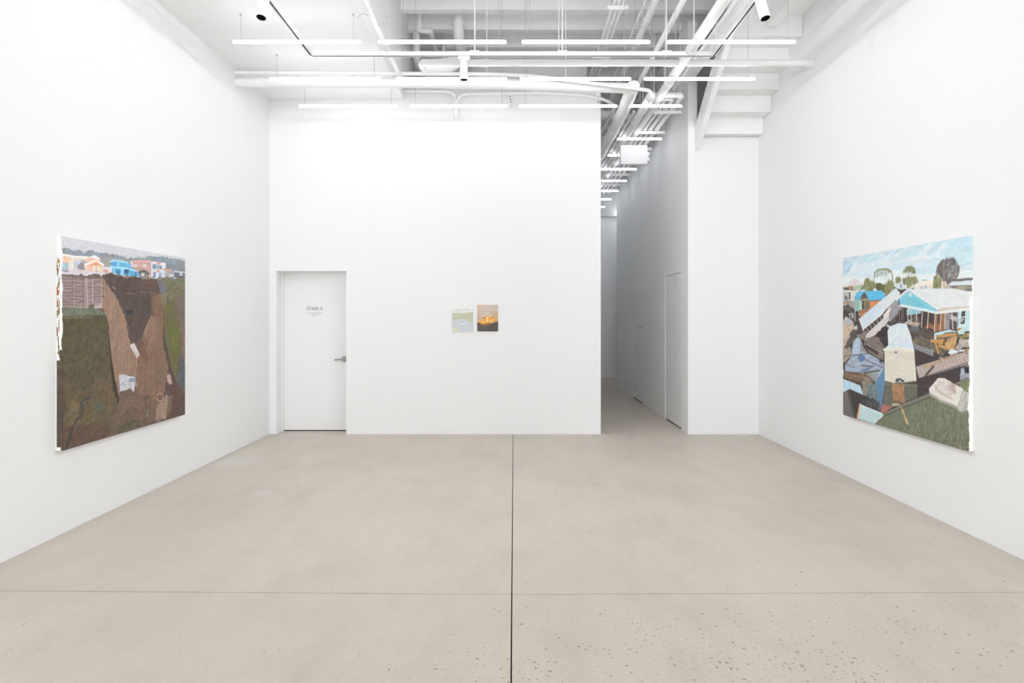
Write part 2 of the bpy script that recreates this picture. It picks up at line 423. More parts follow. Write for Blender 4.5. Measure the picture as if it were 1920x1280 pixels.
def tube_light(xc, y, L, label, group, top=None):
    t = thing('tube_light', label, 'light', (xc, y, TZ), group)
    obj('diffuser', T4 if L > 1 else T2, TUBE, t)
    obj('housing', H4 if L > 1 else H2M, FIXT, t)
    half = (1.215 if L > 1 else .655) / 2
    for s in (-1, 1):
        dx = s * (half - .075)
        h = (LOWC if xc + dx < -1.43 else (4.91 if xc + dx > 2.47 and y < 7.6 else DECK)) - TZ - .0192
        key = round(h, 3)
        if key not in WIRES: WIRES[key] = wire_mesh(h)
        obj('suspension_wire', WIRES[key], WIRE, t, (dx, 0, .0192))
    return t
ROWS = [(6.46, 'nearest visible row', [(-2.642, -1.434), (-1.278, -.056), (.081, 1.308), (1.460, 2.687)]),
        (7.46, 'middle row', [(-2.657, -1.428), (-1.282, -.052), (.07, 1.309), (1.428, 2.657)]),
        (8.42, 'row closest to the back wall', [(-2.638, -1.421), (-1.276, -.049), (.072, 1.303)])]
ORD = ['leftmost', 'second from left', 'third from left', 'rightmost']
for y, nm, segs in ROWS:
    for i, (a, b_) in enumerate(segs):
        xc = (a + b_) / 2
        tube_light(xc, y, 1.2, f'long lit white tube light, {ORD[i]} in the {nm}', 'long tube lights over the gallery', LOWC if xc < -1.43 else 5.48)
tube_light(1.765, 8.42, .6, 'short lit tube light at the right end of the row closest to the back wall', 'short tube lights toward the corridor', 5.48)
CW = ['first', 'second', 'third', 'fourth', 'fifth', 'sixth', 'seventh']
for i, y in enumerate((9.97, 10.97, 12.0, 13.03, 14.06, 15.05, 16.1)):
    tube_light(1.855, y, .6, f'short lit tube light in the corridor, {CW[i]} one beyond the back wall', 'short tube lights toward the corridor', 5.48)
for y in (15.4, 15.8, 16.2, 16.6, 17.0):  # unseen tubes added to lift the far end wall of the corridor
    tube_light(2.90, y, .6, 'added hidden tube light in the side recess, brightening the far end of the corridor', 'short tube lights toward the corridor')
for k in (1, 2, 4, 6, 8):
    for x in (-2.04, -.667, .695, 2.07):
        tube_light(x, 6.46 - k, 1.2, 'long lit tube light over the near half of the gallery, above the picture edge', 'tube lights over the near half of the gallery', LOWC if x < -1.43 else 5.48)

# ------------------------------------------------------------------ light track and spotlights
tr = thing('light_track', 'thin white rectangular light track with dark slot hanging below the joists', 'light track', (0, 7.05, 4.24))
TX, TY, TZT = 2.075, 7.05, 4.235
def rail(x0, x1, y0, y1):
    return MB().box(x0, x1, y0, y1, TZT + .006, TZT + .046)
part('rail', rail(-TX, TX, TY - .018, TY + .018), FIXT, tr)
for s in (-1, 1):
    part('rail', rail(s * TX - .018, s * TX + .018, -.6, TY - .018), FIXT, tr)
    part('slot', MB().box(s * TX - .009, s * TX + .009, -.6, TY - .012, TZT + .003, TZT + .0055), BLACK, tr)
    part('flange', MB().box(s * TX - .018, s * TX - .010, -.6, TY - .018, TZT, TZT + .006).box(s * TX + .010, s * TX + .018, -.6, TY - .018, TZT, TZT + .006), FIXT, tr)
part('slot', MB().box(-TX + .009, TX - .009, TY - .009, TY + .009, TZT + .003, TZT + .0055), BLACK, tr)
part('flange', MB().box(-TX, TX, TY + .010, TY + .018, TZT, TZT + .006).box(-TX + .01, TX - .01, TY - .018, TY - .013, TZT + .002, TZT + .006), FIXT, tr)
for x in (-.39, .515, 1.59):
    part('hanger_rod', MB().tube([(x, TY, TZT + .046), (x, TY, 5.49)], .007, 8), FIXT, tr)
    part('hanger_clip', MB().box(x - .05, x + .05, TY - .021, TY + .021, TZT + .046, TZT + .056), FIXT, tr)
for s in (-1, 1):
    for y in (6.1, 3.4, .6):
        zt = LOWC if s < 0 else 4.8
        part('hanger_rod', MB().tube([(s * TX, y, TZT + .046), (s * TX, y, LOWC if s < 0 else 5.48)], .007, 8), FIXT, tr)

def spotlight(label, x, y, aim, along_x, lamp=0):
    t = thing('track_spotlight', label, 'spotlight', (x, y, TZT), 'cylindrical track spotlights')
    if along_x: ad = MB().bevbox(x - .062, x + .062, y - .020, y + .020, TZT - .034, TZT - .001, .003)
    else: ad = MB().bevbox(x - .020, x + .020, y - .062, y + .062, TZT - .034, TZT - .001, .003)
    part('track_adapter', ad, FIXT, t)
    part('stem', MB().tube([(x, y, TZT - .034), (x, y, TZT - .058)], .012, 12), FIXT, t)
    a = Vector(aim).normalized(); c0 = Vector((x, y, TZT - .046)); r = .042; Ln = .195
    body = MB().lathe([(-.012, .001), (-.012, r - .006), (-.006, r), (Ln, r), (Ln, r - .004), (Ln - .03, r - .006)], c0, a, 32)
    bo = part('body', body, FIXT, t)
    part('lens_recess', MB().lathe([(Ln - .002, r - .0042), (Ln - .03, r - .007), (Ln - .03, .012), (Ln - .022, .010), (Ln - .022, .0005)], c0, a, 32), BLACK, bo)
    if lamp:
        ld = bpy.data.lights.new('fill_lamp', 'SPOT'); ld.energy = lamp; ld.color = (.94, .965, 1.0)
        ld.spot_size = math.radians(100); ld.spot_blend = 1.0; ld.shadow_soft_size = .03
        lo = bpy.data.objects.new('fill_lamp', ld); COL.objects.link(lo); lo.parent = t
        lo.location = (c0 + a * (Ln - .015)) - Vector(t.location)
        lo.rotation_euler = a.to_track_quat('-Z', 'Y').to_euler()
    return t
spotlight('white cylinder spotlight hanging from the middle of the track', -.503, TY, (0, .03, -1), True)
spotlight('white cylinder spotlight on the left arm of the track, aimed at the cliff painting', -TX + .02, 5.66, (-.05, -.28, -1), False)
spotlight('white cylinder spotlight on the right arm of the track, aimed at the flood painting', TX - .02, 5.68, (.16, -.28, -1), False)

for i, y in enumerate((4.9, 3.8)):  # unseen heads added to brighten the opposite side walls
    for s in (-1, 1):
        spotlight('added unseen fill spotlight on the near part of the track, lighting the opposite wall', s * TX, y, (-s * 5.2, 1.3, -2.4), False, FILL_SPOT_POWER)

# ------------------------------------------------------------------ pipes, ducts and conduits
def pipe(name, label, path, r, cat='pipe', rb=.1, bands=(), caps=(), group=None, n=14, extra=None):
    pts = bend(path, rb)
    t = thing(name, label, cat, tuple(pts[0]), group)
    part('pipe_run' if cat != 'duct' else 'duct_run', MB().tube(pts, r, n), PIPEM, t)
    for c, ax in bands:      # coupling rings
        dd = Vector(ax).normalized() * .03; c = Vector(c)
        part('coupling', MB().tube([c - dd, c + dd], r * 1.12, n), PIPEM, t)
    for c, ax, rr in caps:
        dd = Vector(ax).normalized() * .05; c = Vector(c)
        part('end_cap', MB().tube([c, c + dd * .8, c + dd], [rr, rr, rr * .85], 20), PIPEM, t)
    if extra: extra(t)
    return t
def hangers(spots, ztop=5.48, r=.005):
    def f(t):
        for x, y, z in spots:
            part('hanger_rod', MB().tube([(x, y, z), (x, y, ztop)], r, 6), STEEL, t)
    return f
pipe('sprinkler_pipe', 'thin white pipe crossing the room into the right wall below the stairs', [(XR, 7.37, 4.286), (-.99, 7.37, 4.286), (-1.03, 7.84, 4.40)], .036, rb=.14,
     bands=[((-.3, 7.37, 4.286), (1, 0, 0)), ((1.0, 7.37, 4.286), (1, 0, 0)), ((1.7, 7.37, 4.286), (1, 0, 0)), ((3.20, 7.37, 4.286), (1, 0, 0))], extra=hangers([(.5, 7.37, 4.32), (2.2, 7.37, 4.32)]))
pipe('insulated_pipe', 'short fat insulated pipe elbow behind the left end of the thin crossing pipe', [(-1.05, 7.86, 4.43), (-.74, 7.90, 4.45), (-.62, 8.7, 4.86), (-.62, 9.6, 5.1)], .08, rb=.22)
pipe('large_pipe', 'large white pipe running from the left wall across to the corridor', [(XL, 7.95, 4.275), (-.6, 7.95, 4.272), (1.40, 7.97, 4.213)], .060, rb=.3,
     bands=[((-2.9, 7.95, 4.275), (1, 0, 0)), ((-.75, 7.95, 4.272), (1, 0, 0)), ((-1.9, 7.95, 4.274), (1, 0, 0))], extra=hangers([(-.3, 7.95, 4.33), (.62, 7.95, 4.29)]))
pipe('thin_pipe', 'thin white pipe above the large pipe, dropping toward the corridor', [(XL, 7.88, 4.365), (-.2, 7.86, 4.34), (.2, 7.84, 4.315), (1.58, 7.84, 4.145), (1.62, 7.84, 4.06)], .021, rb=.06, bands=[((-2.3, 7.876, 4.357), (1, 0, 0)), ((.62, 7.84, 4.263), (1, 0, -.12))])
pipe('corridor_main', 'thick white pipe running from the big pipe down the left of the corridor ceiling', [(1.40, 7.92, 4.215), (1.44, 9.0, 4.215), (1.44, YE - .2, 4.215)], .078, rb=.3,
     bands=[((1.44, 9.7, 4.215), (0, 1, 0)), ((1.44, 11.2, 4.215), (0, 1, 0))], caps=[((1.41, 7.93, 4.22), (0, -1, 0), .062)])
pipe('corridor_branch', 'white pipe with a round end cap beside the thick corridor pipe', [(1.665, 8.24, 4.20), (1.665, YE - .2, 4.20)], .052,
     bands=[((1.665, 9.3, 4.20), (0, 1, 0)), ((1.665, 10.6, 4.20), (0, 1, 0))], caps=[((1.665, 8.26, 4.20), (0, -1, 0), .056)])
pipe('long_duct', 'long straight white pipe running from the camera side into the corridor', [(1.834, 2.0, 4.29), (1.834, YE - .2, 4.29)], .052, cat='pipe',
     bands=[((1.834, 5.6, 4.29), (0, 1, 0)), ((1.834, 7.0, 4.29), (0, 1, 0)), ((1.834, 8.0, 4.29), (0, 1, 0)), ((1.834, 10.1, 4.29), (0, 1, 0)), ((1.834, 12.2, 4.29), (0, 1, 0))], extra=hangers([(1.834, 5.2, 4.35), (1.834, 6.9, 4.35), (1.834, 8.2, 4.35), (1.834, 9.6, 4.35)]))
pipe('conduit', 'thin conduit left of the branch pipe in the corridor', [(1.585, 8.9, 4.225), (1.585, YE - .2, 4.225)], .018, cat='conduit', group='conduits')
pipe('conduit', 'elbowed pipe along the corridor nearest its right wall', [(1.72, 8.55, 4.325), (2.13, 8.55, 4.325), (2.13, 15.2, 4.325)], .034, rb=.07, cat='conduit', group='conduits')
pipe('conduit', 'smaller elbowed pipe, second from the right corridor wall', [(1.86, 8.68, 4.315), (2.035, 8.68, 4.315), (2.035, 15.2, 4.315)], .024, rb=.06, cat='conduit', group='conduits')
pipe('conduit', 'straight conduit, third from the right corridor wall', [(1.95, 8.8, 4.315), (1.95, 15.2, 4.315)], .022, cat='conduit', group='conduits')
for i, y in enumerate((9.1, 10.08, 11.06, 12.04, 13.02, 14.0)):
    t = thing('pipe_support', f'slotted strut carrying the corridor conduits, {CW[i]} from the gallery', 'bracket', (2.05, y, 4.27), 'struts under the corridor conduits')
    part('strut', MB().box(1.87, 2.25, y - .02, y + .02, 4.252, 4.288), STEEL, t)
    for x in (1.885, 2.235): part('hanger_rod', MB().tube([(x, y, 4.288), (x, y, 5.48)], .005, 6), STEEL, t)
    for x in (1.95, 2.035, 2.13): part('clamp', MB().tube([(x, y - .012, 4.318), (x, y + .012, 4.318)], .037, 10), STEEL, t)
t = thing('steel_channel', 'white steel channel running back to the end of the corridor wall', 'beam', (2.28, 8.9, 4.63))
part('web', MB().box(2.25, 2.256, 1.0, 9.0, 4.60, 4.70), STEEL, t); part('flange', MB().box(2.256, 2.33, 1.0, 9.0, 4.60, 4.608).box(2.256, 2.33, 1.0, 9.0, 4.692, 4.70), STEEL, t)
for x, zz, r, lb in ((2.10, 4.52, .018, 'thin conduit running front to back beside the steel channel'), (1.66, 4.62, .03, 'conduit running front to back left of the long pipe, near the joists')):
    pipe('conduit', lb, [(x, 1.0, zz), (x, 8.95, zz)], r, cat='conduit', group='conduits')
# rack under the joists, right of the centre
t = thing('conduit_rack', 'flat rack of conduits under the joists, right of the centre', 'pipe rack', (1.22, 7.0, 5.1))
for x in (1.165, 1.22, 1.275): part('conduit_run', MB().tube([(x, 5.0, 5.16), (x, 12.9, 5.16)], .02, 10), PIPEM, t)
for y in (6.2, 7.9, 9.4, 11.0):
    part('strut', MB().box(1.10, 1.34, y - .02, y + .02, 5.10, 5.14), STEEL, t)
    for x in (1.115, 1.325): part('hanger_rod', MB().tube([(x, y, 5.14), (x, y, 5.48)], .005, 6), STEEL, t)
pipe('joist_pipe', 'white pipe under the joists between the rack and the long pipe', [(1.62, 5.0, 5.12), (1.62, 13.0, 5.12)], .042, bands=[((1.62, 8.2, 5.12), (0, 1, 0)), ((1.62, 9.3, 5.12), (0, 1, 0))])
pipe('conduit', 'thin conduit just left of the pipe under the joists', [(1.53, 5.0, 5.18), (1.53, 13.0, 5.18)], .014, cat='conduit', group='conduits')
pipe('ceiling_pipe', 'white pipe under the lower ceiling, running back toward the large pipe', [(-1.29, 2.0, 4.30), (-1.29, 7.86, 4.30)], .026, bands=[((-1.29, 6.05, 4.30), (0, 1, 0))])
pipe('duct_drop', 'round white duct dropping between two joists near the middle', [(-.72, 9.10, DECK), (-.72, 9.10, 5.26), (-.72, 10.69, 5.20)], .072, rb=.18, bands=[((-.72, 9.10, 5.46), (0, 0, 1))])
pipe('riser_pipe', 'white riser pipe with a double elbow at the left end of the joists', [(-1.25, 9.15, DECK), (-1.25, 9.15, 5.38), (-1.10, 9.15, 5.38), (-1.10, 10.69, 5.36)], .036, rb=.05, bands=[((-1.25, 9.15, 5.45), (0, 0, 1)), ((-1.14, 9.15, 5.38), (1, 0, 0))])
pipe('riser_pipe', 'stubby fat pipe hanging at the left end of the joists', [(-1.33, 9.45, DECK), (-1.33, 9.45, 5.12), (-1.33, 10.69, 5.08)], .05, rb=.1)
pipe('riser_pipe', 'slim riser pipe dropping behind the fat insulated elbow', [(-1.0, 9.9, DECK), (-1.0, 9.9, 5.3), (-.97, 10.69, 5.2)], .03, rb=.1)
pipe('wall_conduit', 'conduit sweeping from the left and turning down into the back wall', [(-1.42, 8.93, 4.50), (-.745, 8.93, 4.50), (-.745, 8.935, 4.20), (-.74, 9.02, 4.17)], .021, rb=.15, cat='conduit', group='conduits')
pipe('wall_conduit', 'conduit rising from the back wall and sweeping right into the corridor', [(-.735, 9.0, 4.14), (-.735, 8.93, 4.2), (-.72, 8.93, 4.46), (.3, 8.93, 4.48), (1.0, 8.93, 4.45), (1.37, 8.96, 4.34), (1.345, 9.6, 4.31), (1.30, 12.5, 4.31)], .021, rb=.2, cat='conduit', group='conduits')
pipe('wall_conduit', 'straight conduit along the top of the back wall', [(-1.42, 8.975, 4.56), (1.16, 8.975, 4.53)], .014, cat='conduit', group='conduits')
pipe('cross_duct', 'short horizontal pipe entering the corridor from the left near its ceiling', [(XC0 - .1, 10.5, 4.66), (1.55, 10.5, 4.66), (1.72, 10.55, 4.55), (1.75, 11.2, 4.36)], .058, rb=.12)
pipe('cross_duct', 'second horizontal pipe crossing high in the corridor behind the first', [(XC0 - .1, 11.3, 4.86), (2.3, 11.3, 4.86)], .05)
for i, (x, z, lb) in enumerate(((-.03, 4.40, 'small perforated bracket on the back wall near the middle'), (1.11, 4.40, 'small perforated bracket on the back wall beside the corridor'))):
    t = thing('perforated_bracket', lb, 'bracket', (x, YB, z), 'perforated brackets')
    part('plate', MB().box(x - .02, x + .02, YB - .07, YB - .001, z - .08, z + .16), STEEL, t)
    for k in range(3): part('hole', MB().lathe([(0, .0075), (.002, .0075), (.002, .0002)], (x - .004 + .006 * k, YB - .0705, z + .03 - .033 * k), (0, -1, 0), 10), GAP, t)

# blank box sign in the corridor
t = thing('box_sign', 'blank white box sign hanging in the corridor', 'sign', (1.83, 10.3, 3.84))
part('box', MB().bevbox(1.627, 2.033, 10.27, 10.34, 3.846, 4.134, .004), FIXT, t)
part('face', MB().box(1.635, 2.025, 10.267, 10.2698, 3.854, 4.126), FIXT, t)
for x in (1.70, 1.96): part('hanger_rod', MB().tube([(x, 10.305, 4.134), (x, 10.305, 5.48)], .004, 6), WIRE, t)
part('side_lamp', MB().bevbox(2.034, 2.062, 10.28, 10.33, 3.90, 3.955, .004).bevbox(2.034, 2.07, 10.28, 10.33, 3.985, 4.03, .004), FIXT, t)

# power cables looping between tube hangers
def cable(label, pts):
    o = obj('power_cable', MB().tube(bend(pts, .08, 5), .0022, 6).mesh('power_cable', pts[0]), WIRE, None, pts[0])
    o['label'] = label; o['category'] = 'cable'; o['group'] = 'thin power cables'
cable('thin cable looping over the ceiling pipe between the first two tubes of the nearest row', [(-1.47, 6.44, 4.36), (-1.42, 6.42, 4.40), (-1.30, 6.40, 4.345), (-1.24, 6.40, 4.25), (-1.21, 6.42, 4.35), (-1.16, 6.44, 4.395), (-1.13, 6.45, 4.36)])
cable('thin cable drooping between the first two tubes of the middle row', [(-1.47, 7.44, 4.36), (-1.42, 7.42, 4.40), (-1.35, 7.40, 4.36), (-1.26, 7.42, 4.39), (-1.16, 7.44, 4.40), (-1.12, 7.45, 4.37)])
cable('thin cable arching between the third and last tubes of the middle row', [(1.24, 7.44, 4.50), (1.29, 7.42, 4.56), (1.36, 7.40, 4.52), (1.42, 7.40, 4.48), (1.47, 7.42, 4.53), (1.50, 7.44, 4.56)])

# ------------------------------------------------------------------ paintings: the pictures are painted point by point on the canvas grid
ART_CLIFF = [
  ('P',[(0,0),(1.79,0),(1.79,1.51),(0,1.51)],(203,204,209),0.02,1.57,0.2,0.02),
  ('P',[(-0.046,1.397),(0.066,1.421),(0.184,1.422),(0.34,1.42),(0.471,1.423),(0.622,1.423),(0.811,1.425),(0.703,1.419),(0.794,1.426),(0.887,1.427),(1.045,1.449),(1.173,1.471),(1.307,1.479),(1.433,1.48),(1.579,1.48),(1.811,1.475),(1.811,1.31),(1.008,1.291),(0.287,1.277),(-0.046,1.254)],(142,150,160),0.13,0.3,0.05,0.03),
  ('P',[(0.438,1.408),(0.622,1.403),(0.811,1.405),(0.811,1.312),(0.438,1.287)],(158,158,152),0.08,0,0.08,0.02),
  ('P',[(1.404,1.423),(1.549,1.42),(1.811,1.409),(1.811,1.31),(1.349,1.284)],(128,136,140),0.14,0,0.08,0.02),
  ('S',[(0.659,1.415),(1.173,1.467),(1.795,1.469),(1.795,1.378),(0.659,1.365)],[(118,130,145),(150,158,165),(134,142,142),(165,170,172)],260,0.03,0.008,1.2),
  ('S',[(-0.019,1.4),(0.329,1.421),(0.807,1.425),(0.807,1.376),(-0.019,1.36)],[(118,130,145),(150,158,165),(134,142,142)],160,0.03,0.008,1.2),
  ('P',[(-0.046,1.365),(0.028,1.373),(0.1,1.368),(0.287,1.38),(0.329,1.394),(0.287,1.277),(-0.046,1.248)],(222,206,192),0.05,0,0.08,0.02),
  ('P',[(-0.046,1.361),(0.028,1.364),(0.1,1.346),(0.1,1.321),(-0.046,1.312)],(226,186,160),0.05,0,0.08,0.02),
  ('P',[(-0.046,1.312),(0.066,1.321),(0.066,1.274),(-0.046,1.266)],(160,190,200),0.08,0,0.08,0.02),
  ('L',[(0.076,1.337),(0.076,1.272)],(232,226,222),0.014),
  ('L',[(0.101,1.371),(0.101,1.274)],(236,226,215),0.012),
  ('L',[(-0.046,1.364),(0.028,1.373),(0.1,1.369),(0.287,1.378)],(238,232,226),0.014),
  ('P',[(0.119,1.341),(0.184,1.346),(0.184,1.282),(0.119,1.278)],(190,196,205),0.06,0,0.08,0.02),
  ('P',[(0.164,1.281),(0.169,1.313),(0.204,1.332),(0.24,1.319),(0.24,1.28)],(150,138,140),0.1,0,0.08,0.02),
  ('P',[(0.184,1.35),(0.261,1.353),(0.261,1.33),(0.214,1.336)],(165,175,185),0.08,0,0.08,0.02),
  ('P',[(0.271,1.373),(0.438,1.381),(0.438,1.347),(0.271,1.334)],(224,190,165),0.05,0,0.08,0.02),
  ('P',[(0.292,1.38),(0.359,1.403),(0.438,1.382),(0.416,1.376)],(235,231,231),0.03,0,0.08,0.02),
  ('P',[(0.245,1.318),(0.383,1.364),(0.477,1.335),(0.46,1.283),(0.245,1.279)],(228,190,160),0.04,0,0.08,0.02),
  ('P',[(0.313,1.323),(0.383,1.356),(0.46,1.334)],(218,158,125),0.05,0,0.08,0.02),
  ('P',[(0.325,1.317),(0.447,1.326),(0.447,1.29),(0.325,1.282)],(228,212,198),0.04,0,0.08,0.02),
  ('L',[(0.245,1.318),(0.383,1.365),(0.478,1.334)],(240,232,226),0.014),
  ('L',[(0.325,1.317),(0.325,1.282)],(205,160,130),0.008),
  ('L',[(0.383,1.322),(0.383,1.286)],(205,160,130),0.008),
  ('P',[(0.255,1.312),(0.285,1.314),(0.285,1.293),(0.255,1.291)],(200,205,212),0.04,0,0.08,0.02),
  ('P',[(0.46,1.319),(0.575,1.327),(0.575,1.275),(0.46,1.275)],(214,208,208),0.06,0,0.08,0.02),
  ('P',[(0.471,1.303),(0.534,1.307),(0.534,1.28),(0.471,1.276)],(205,165,150),0.06,0,0.08,0.02),
  ('P',[(0.569,1.368),(0.61,1.383),(0.694,1.385),(0.811,1.382),(0.811,1.282),(0.575,1.282)],(96,168,208),0.06,0,0.08,0.02),
  ('P',[(0.659,1.382),(0.852,1.37),(0.863,1.335),(0.974,1.323),(0.974,1.277),(0.659,1.275)],(100,174,212),0.06,0,0.08,0.02),
  ('L',[(0.569,1.37),(0.61,1.383),(0.719,1.385),(0.811,1.381)],(170,216,232),0.014),
  ('L',[(0.551,1.327),(0.694,1.331),(0.811,1.333)],(170,216,232),0.014),
  ('L',[(0.659,1.33),(0.817,1.328),(0.974,1.323)],(165,212,230),0.014),
  ('L',[(0.577,1.329),(0.579,1.283)],(214,222,228),0.016),
  ('L',[(0.61,1.319),(0.612,1.285)],(180,215,228),0.012),
  ('P',[(0.652,1.364),(0.688,1.367),(0.688,1.342),(0.652,1.34)],(140,190,205),0.05,0,0.08,0.02),
  ('P',[(0.648,1.314),(0.701,1.317),(0.701,1.283),(0.648,1.28)],(70,120,160),0.08,0,0.08,0.02),
  ('P',[(0.719,1.316),(0.744,1.318),(0.744,1.283),(0.719,1.281)],(160,205,222),0.05,0,0.08,0.02),
  ('P',[(0.763,1.319),(0.811,1.323),(0.811,1.287),(0.763,1.284)],(62,108,150),0.08,0,0.08,0.02),
  ('P',[(0.76,1.318),(0.828,1.323),(0.828,1.288),(0.76,1.284)],(66,100,135),0.1,0,0.08,0.02),
  ('P',[(0.709,1.318),(0.743,1.32),(0.743,1.283),(0.709,1.281)],(165,205,222),0.05,0,0.08,0.02),
  ('P',[(0.659,1.374),(0.684,1.376),(0.684,1.348),(0.659,1.346)],(150,200,216),0.05,0,0.08,0.02),
  ('P',[(0.911,1.312),(0.937,1.313),(0.937,1.28),(0.911,1.279)],(95,120,140),0.05,0,0.08,0.02),
  ('P',[(0.846,1.396),(0.875,1.401),(1.173,1.422),(1.173,1.279),(1.045,1.338),(0.875,1.346)],(196,158,152),0.06,0,0.08,0.02),
  ('P',[(0.846,1.396),(0.875,1.401),(0.875,1.346),(0.854,1.347)],(214,204,198),0.04,0,0.08,0.02),
  ('L',[(0.869,1.399),(1.16,1.421)],(222,180,172),0.012),
  ('P',[(0.887,1.376),(0.941,1.38),(0.941,1.354),(0.887,1.35)],(214,205,205),0.05,0,0.08,0.02),
  ('P',[(1.033,1.389),(1.09,1.393),(1.09,1.363),(1.033,1.359)],(212,204,204),0.05,0,0.08,0.02),
  ('L',[(0.957,1.385),(0.957,1.355)],(216,195,190),0.008),
  ('L',[(0.996,1.388),(0.996,1.358)],(216,195,190),0.008),
  ('P',[(0.875,1.342),(1.045,1.361),(1.147,1.327),(1.045,1.331),(0.971,1.316)],(186,150,150),0.05,0,0.08,0.02),
  ('P',[(0.977,1.315),(1.058,1.334),(1.137,1.314),(1.137,1.277),(0.981,1.273)],(112,106,106),0.1,0,0.08,0.02),
  ('P',[(1.008,1.311),(1.064,1.315),(1.064,1.284),(1.008,1.281)],(196,190,188),0.08,0,0.08,0.02),
  ('P',[(1.077,1.301),(1.115,1.303),(1.115,1.283),(1.077,1.28)],(150,146,146),0.08,0,0.08,0.02),
  ('L',[(0.969,1.312),(1.058,1.335),(1.142,1.313)],(96,90,92),0.01),
  ('P',[(1.167,1.422),(1.419,1.426),(1.412,1.289),(1.167,1.275)],(218,217,224),0.03,0,0.08,0.02),
  ('P',[(1.193,1.4),(1.249,1.404),(1.249,1.362),(1.193,1.358)],(120,142,166),0.05,0,0.08,0.02),
  ('P',[(1.256,1.398),(1.302,1.401),(1.302,1.366),(1.256,1.363)],(140,165,188),0.05,0,0.08,0.02),
  ('P',[(1.307,1.396),(1.349,1.399),(1.349,1.365),(1.307,1.362)],(116,138,162),0.05,0,0.08,0.02),
  ('P',[(1.26,1.426),(1.329,1.432),(1.329,1.406),(1.26,1.401)],(206,156,150),0.05,0,0.08,0.02),
  ('P',[(1.26,1.356),(1.307,1.359),(1.307,1.334),(1.26,1.331)],(206,158,150),0.05,0,0.08,0.02),
  ('P',[(1.206,1.331),(1.246,1.334),(1.246,1.283),(1.206,1.281)],(112,140,172),0.05,0,0.08,0.02),
  ('P',[(1.3,1.33),(1.337,1.333),(1.337,1.289),(1.3,1.287)],(134,158,184),0.05,0,0.08,0.02),
  ('P',[(1.362,1.331),(1.402,1.333),(1.402,1.312),(1.362,1.309)],(196,196,202),0.05,0,0.08,0.02),
  ('P',[(1.332,1.419),(1.416,1.426),(1.412,1.401),(1.335,1.4)],(228,226,228),0.03,0,0.08,0.02),
  ('P',[(1.349,1.369),(1.419,1.381),(1.534,1.379),(1.549,1.354),(1.404,1.352)],(196,160,140),0.08,0,0.08,0.02),
  ('P',[(1.404,1.36),(1.549,1.361),(1.567,1.311),(1.412,1.305)],(166,164,170),0.08,0,0.08,0.02),
  ('P',[(1.476,1.324),(1.556,1.329),(1.556,1.31),(1.476,1.305)],(210,206,204),0.04,0,0.08,0.02),
  ('P',[(1.571,1.359),(1.811,1.367),(1.811,1.314),(1.567,1.309)],(112,116,126),0.06,0,0.08,0.02),
  ('L',[(1.567,1.36),(1.811,1.367)],(205,206,210),0.012),
  ('P',[(1.672,1.355),(1.735,1.359),(1.735,1.331),(1.672,1.328)],(196,200,206),0.04,0,0.08,0.02),
  ('L',[(1.57,1.359),(1.567,1.309)],(200,200,204),0.01),
  ('L',[(1.609,1.354),(1.609,1.313)],(92,96,104),0.004),
  ('L',[(1.639,1.356),(1.639,1.315)],(92,96,104),0.004),
  ('P',[(-0.046,1.259),(-0.0,1.271),(0.085,1.276),(0.287,1.278),(0.46,1.275),(0.54,1.272),(0.54,1.262),(0.451,1.255),(0.451,1.238),(-0.046,1.238)],(212,206,214),0.05,0,0.08,0.02),
  ('P',[(-0.046,1.26),(0.037,1.275),(0.085,1.264),(-0.009,1.254)],(150,150,165),0.1,0,0.08,0.02),
  ('P',[(-0.042,1.228),(0.468,1.259),(0.552,1.278),(0.714,1.267),(1.161,1.273),(1.412,1.29),(1.831,1.322),(1.831,-0.115),(-0.042,-0.048)],(106,90,80),0.1,1.3,0.12,0.02),
  ('P',[(0.438,1.26),(0.811,1.28),(0.659,1.274),(1.008,1.276),(1.294,1.281),(1.461,1.297),(1.579,1.309),(1.811,1.31),(1.811,1.298),(1.579,1.297),(1.461,1.276),(1.16,1.259),(0.84,1.255),(0.726,1.235)],(150,142,136),0.12,0,0.08,0.02),
  ('P',[(0.463,1.252),(0.564,1.274),(0.767,1.265),(1.161,1.27),(1.284,1.268),(1.309,1.147),(1.179,1.118),(1.161,0.95),(1.086,0.855),(0.985,0.745),(0.923,0.727),(0.841,0.738),(0.798,0.859),(0.727,0.993),(0.643,1.095),(0.54,1.178)],(88,76,71),0.1,1.1,0.1,0.02),
  ('S',[(0.492,1.246),(1.284,1.268),(1.284,1.146),(1.101,0.918),(0.929,0.734),(0.793,0.889),(0.663,1.095)],[(80,68,64),(98,84,78),(74,64,62),(106,92,86),(90,74,68)],420,0.06,0.008,2.2),
  ('P',[(1.161,1.27),(1.284,1.268),(1.322,1.151),(0.985,1.151),(0.929,1.211)],(98,80,74),0.08,0,0.1,0.015),
  ('P',[(1.167,1.134),(1.322,1.151),(1.373,0.951),(1.386,0.785),(1.303,0.721),(1.237,0.853),(1.206,0.95)],(126,98,80),0.09,1.5,0.15,0.012),
  ('P',[(0.468,1.231),(0.552,1.171),(0.643,1.087),(0.725,0.993),(0.793,0.859),(0.814,0.769),(0.879,0.675),(0.962,0.641),(0.943,0.503),(0.929,0.435),(0.694,0.475),(0.684,0.295),(0.643,0.394),(0.593,0.558),(0.554,0.733),(0.53,0.92),(0.468,1.019)],(148,123,106),0.1,1.35,0.22,0.014),
  ('S',[(0.48,1.189),(0.613,1.079),(0.767,0.889),(0.847,0.692),(0.929,0.612),(0.915,0.444),(0.689,0.478),(0.613,0.557),(0.552,0.776),(0.535,0.948)],[(160,134,114),(134,110,94),(142,112,96),(168,144,126),(122,100,88),(154,118,100)],520,0.12,0.007,1.38),
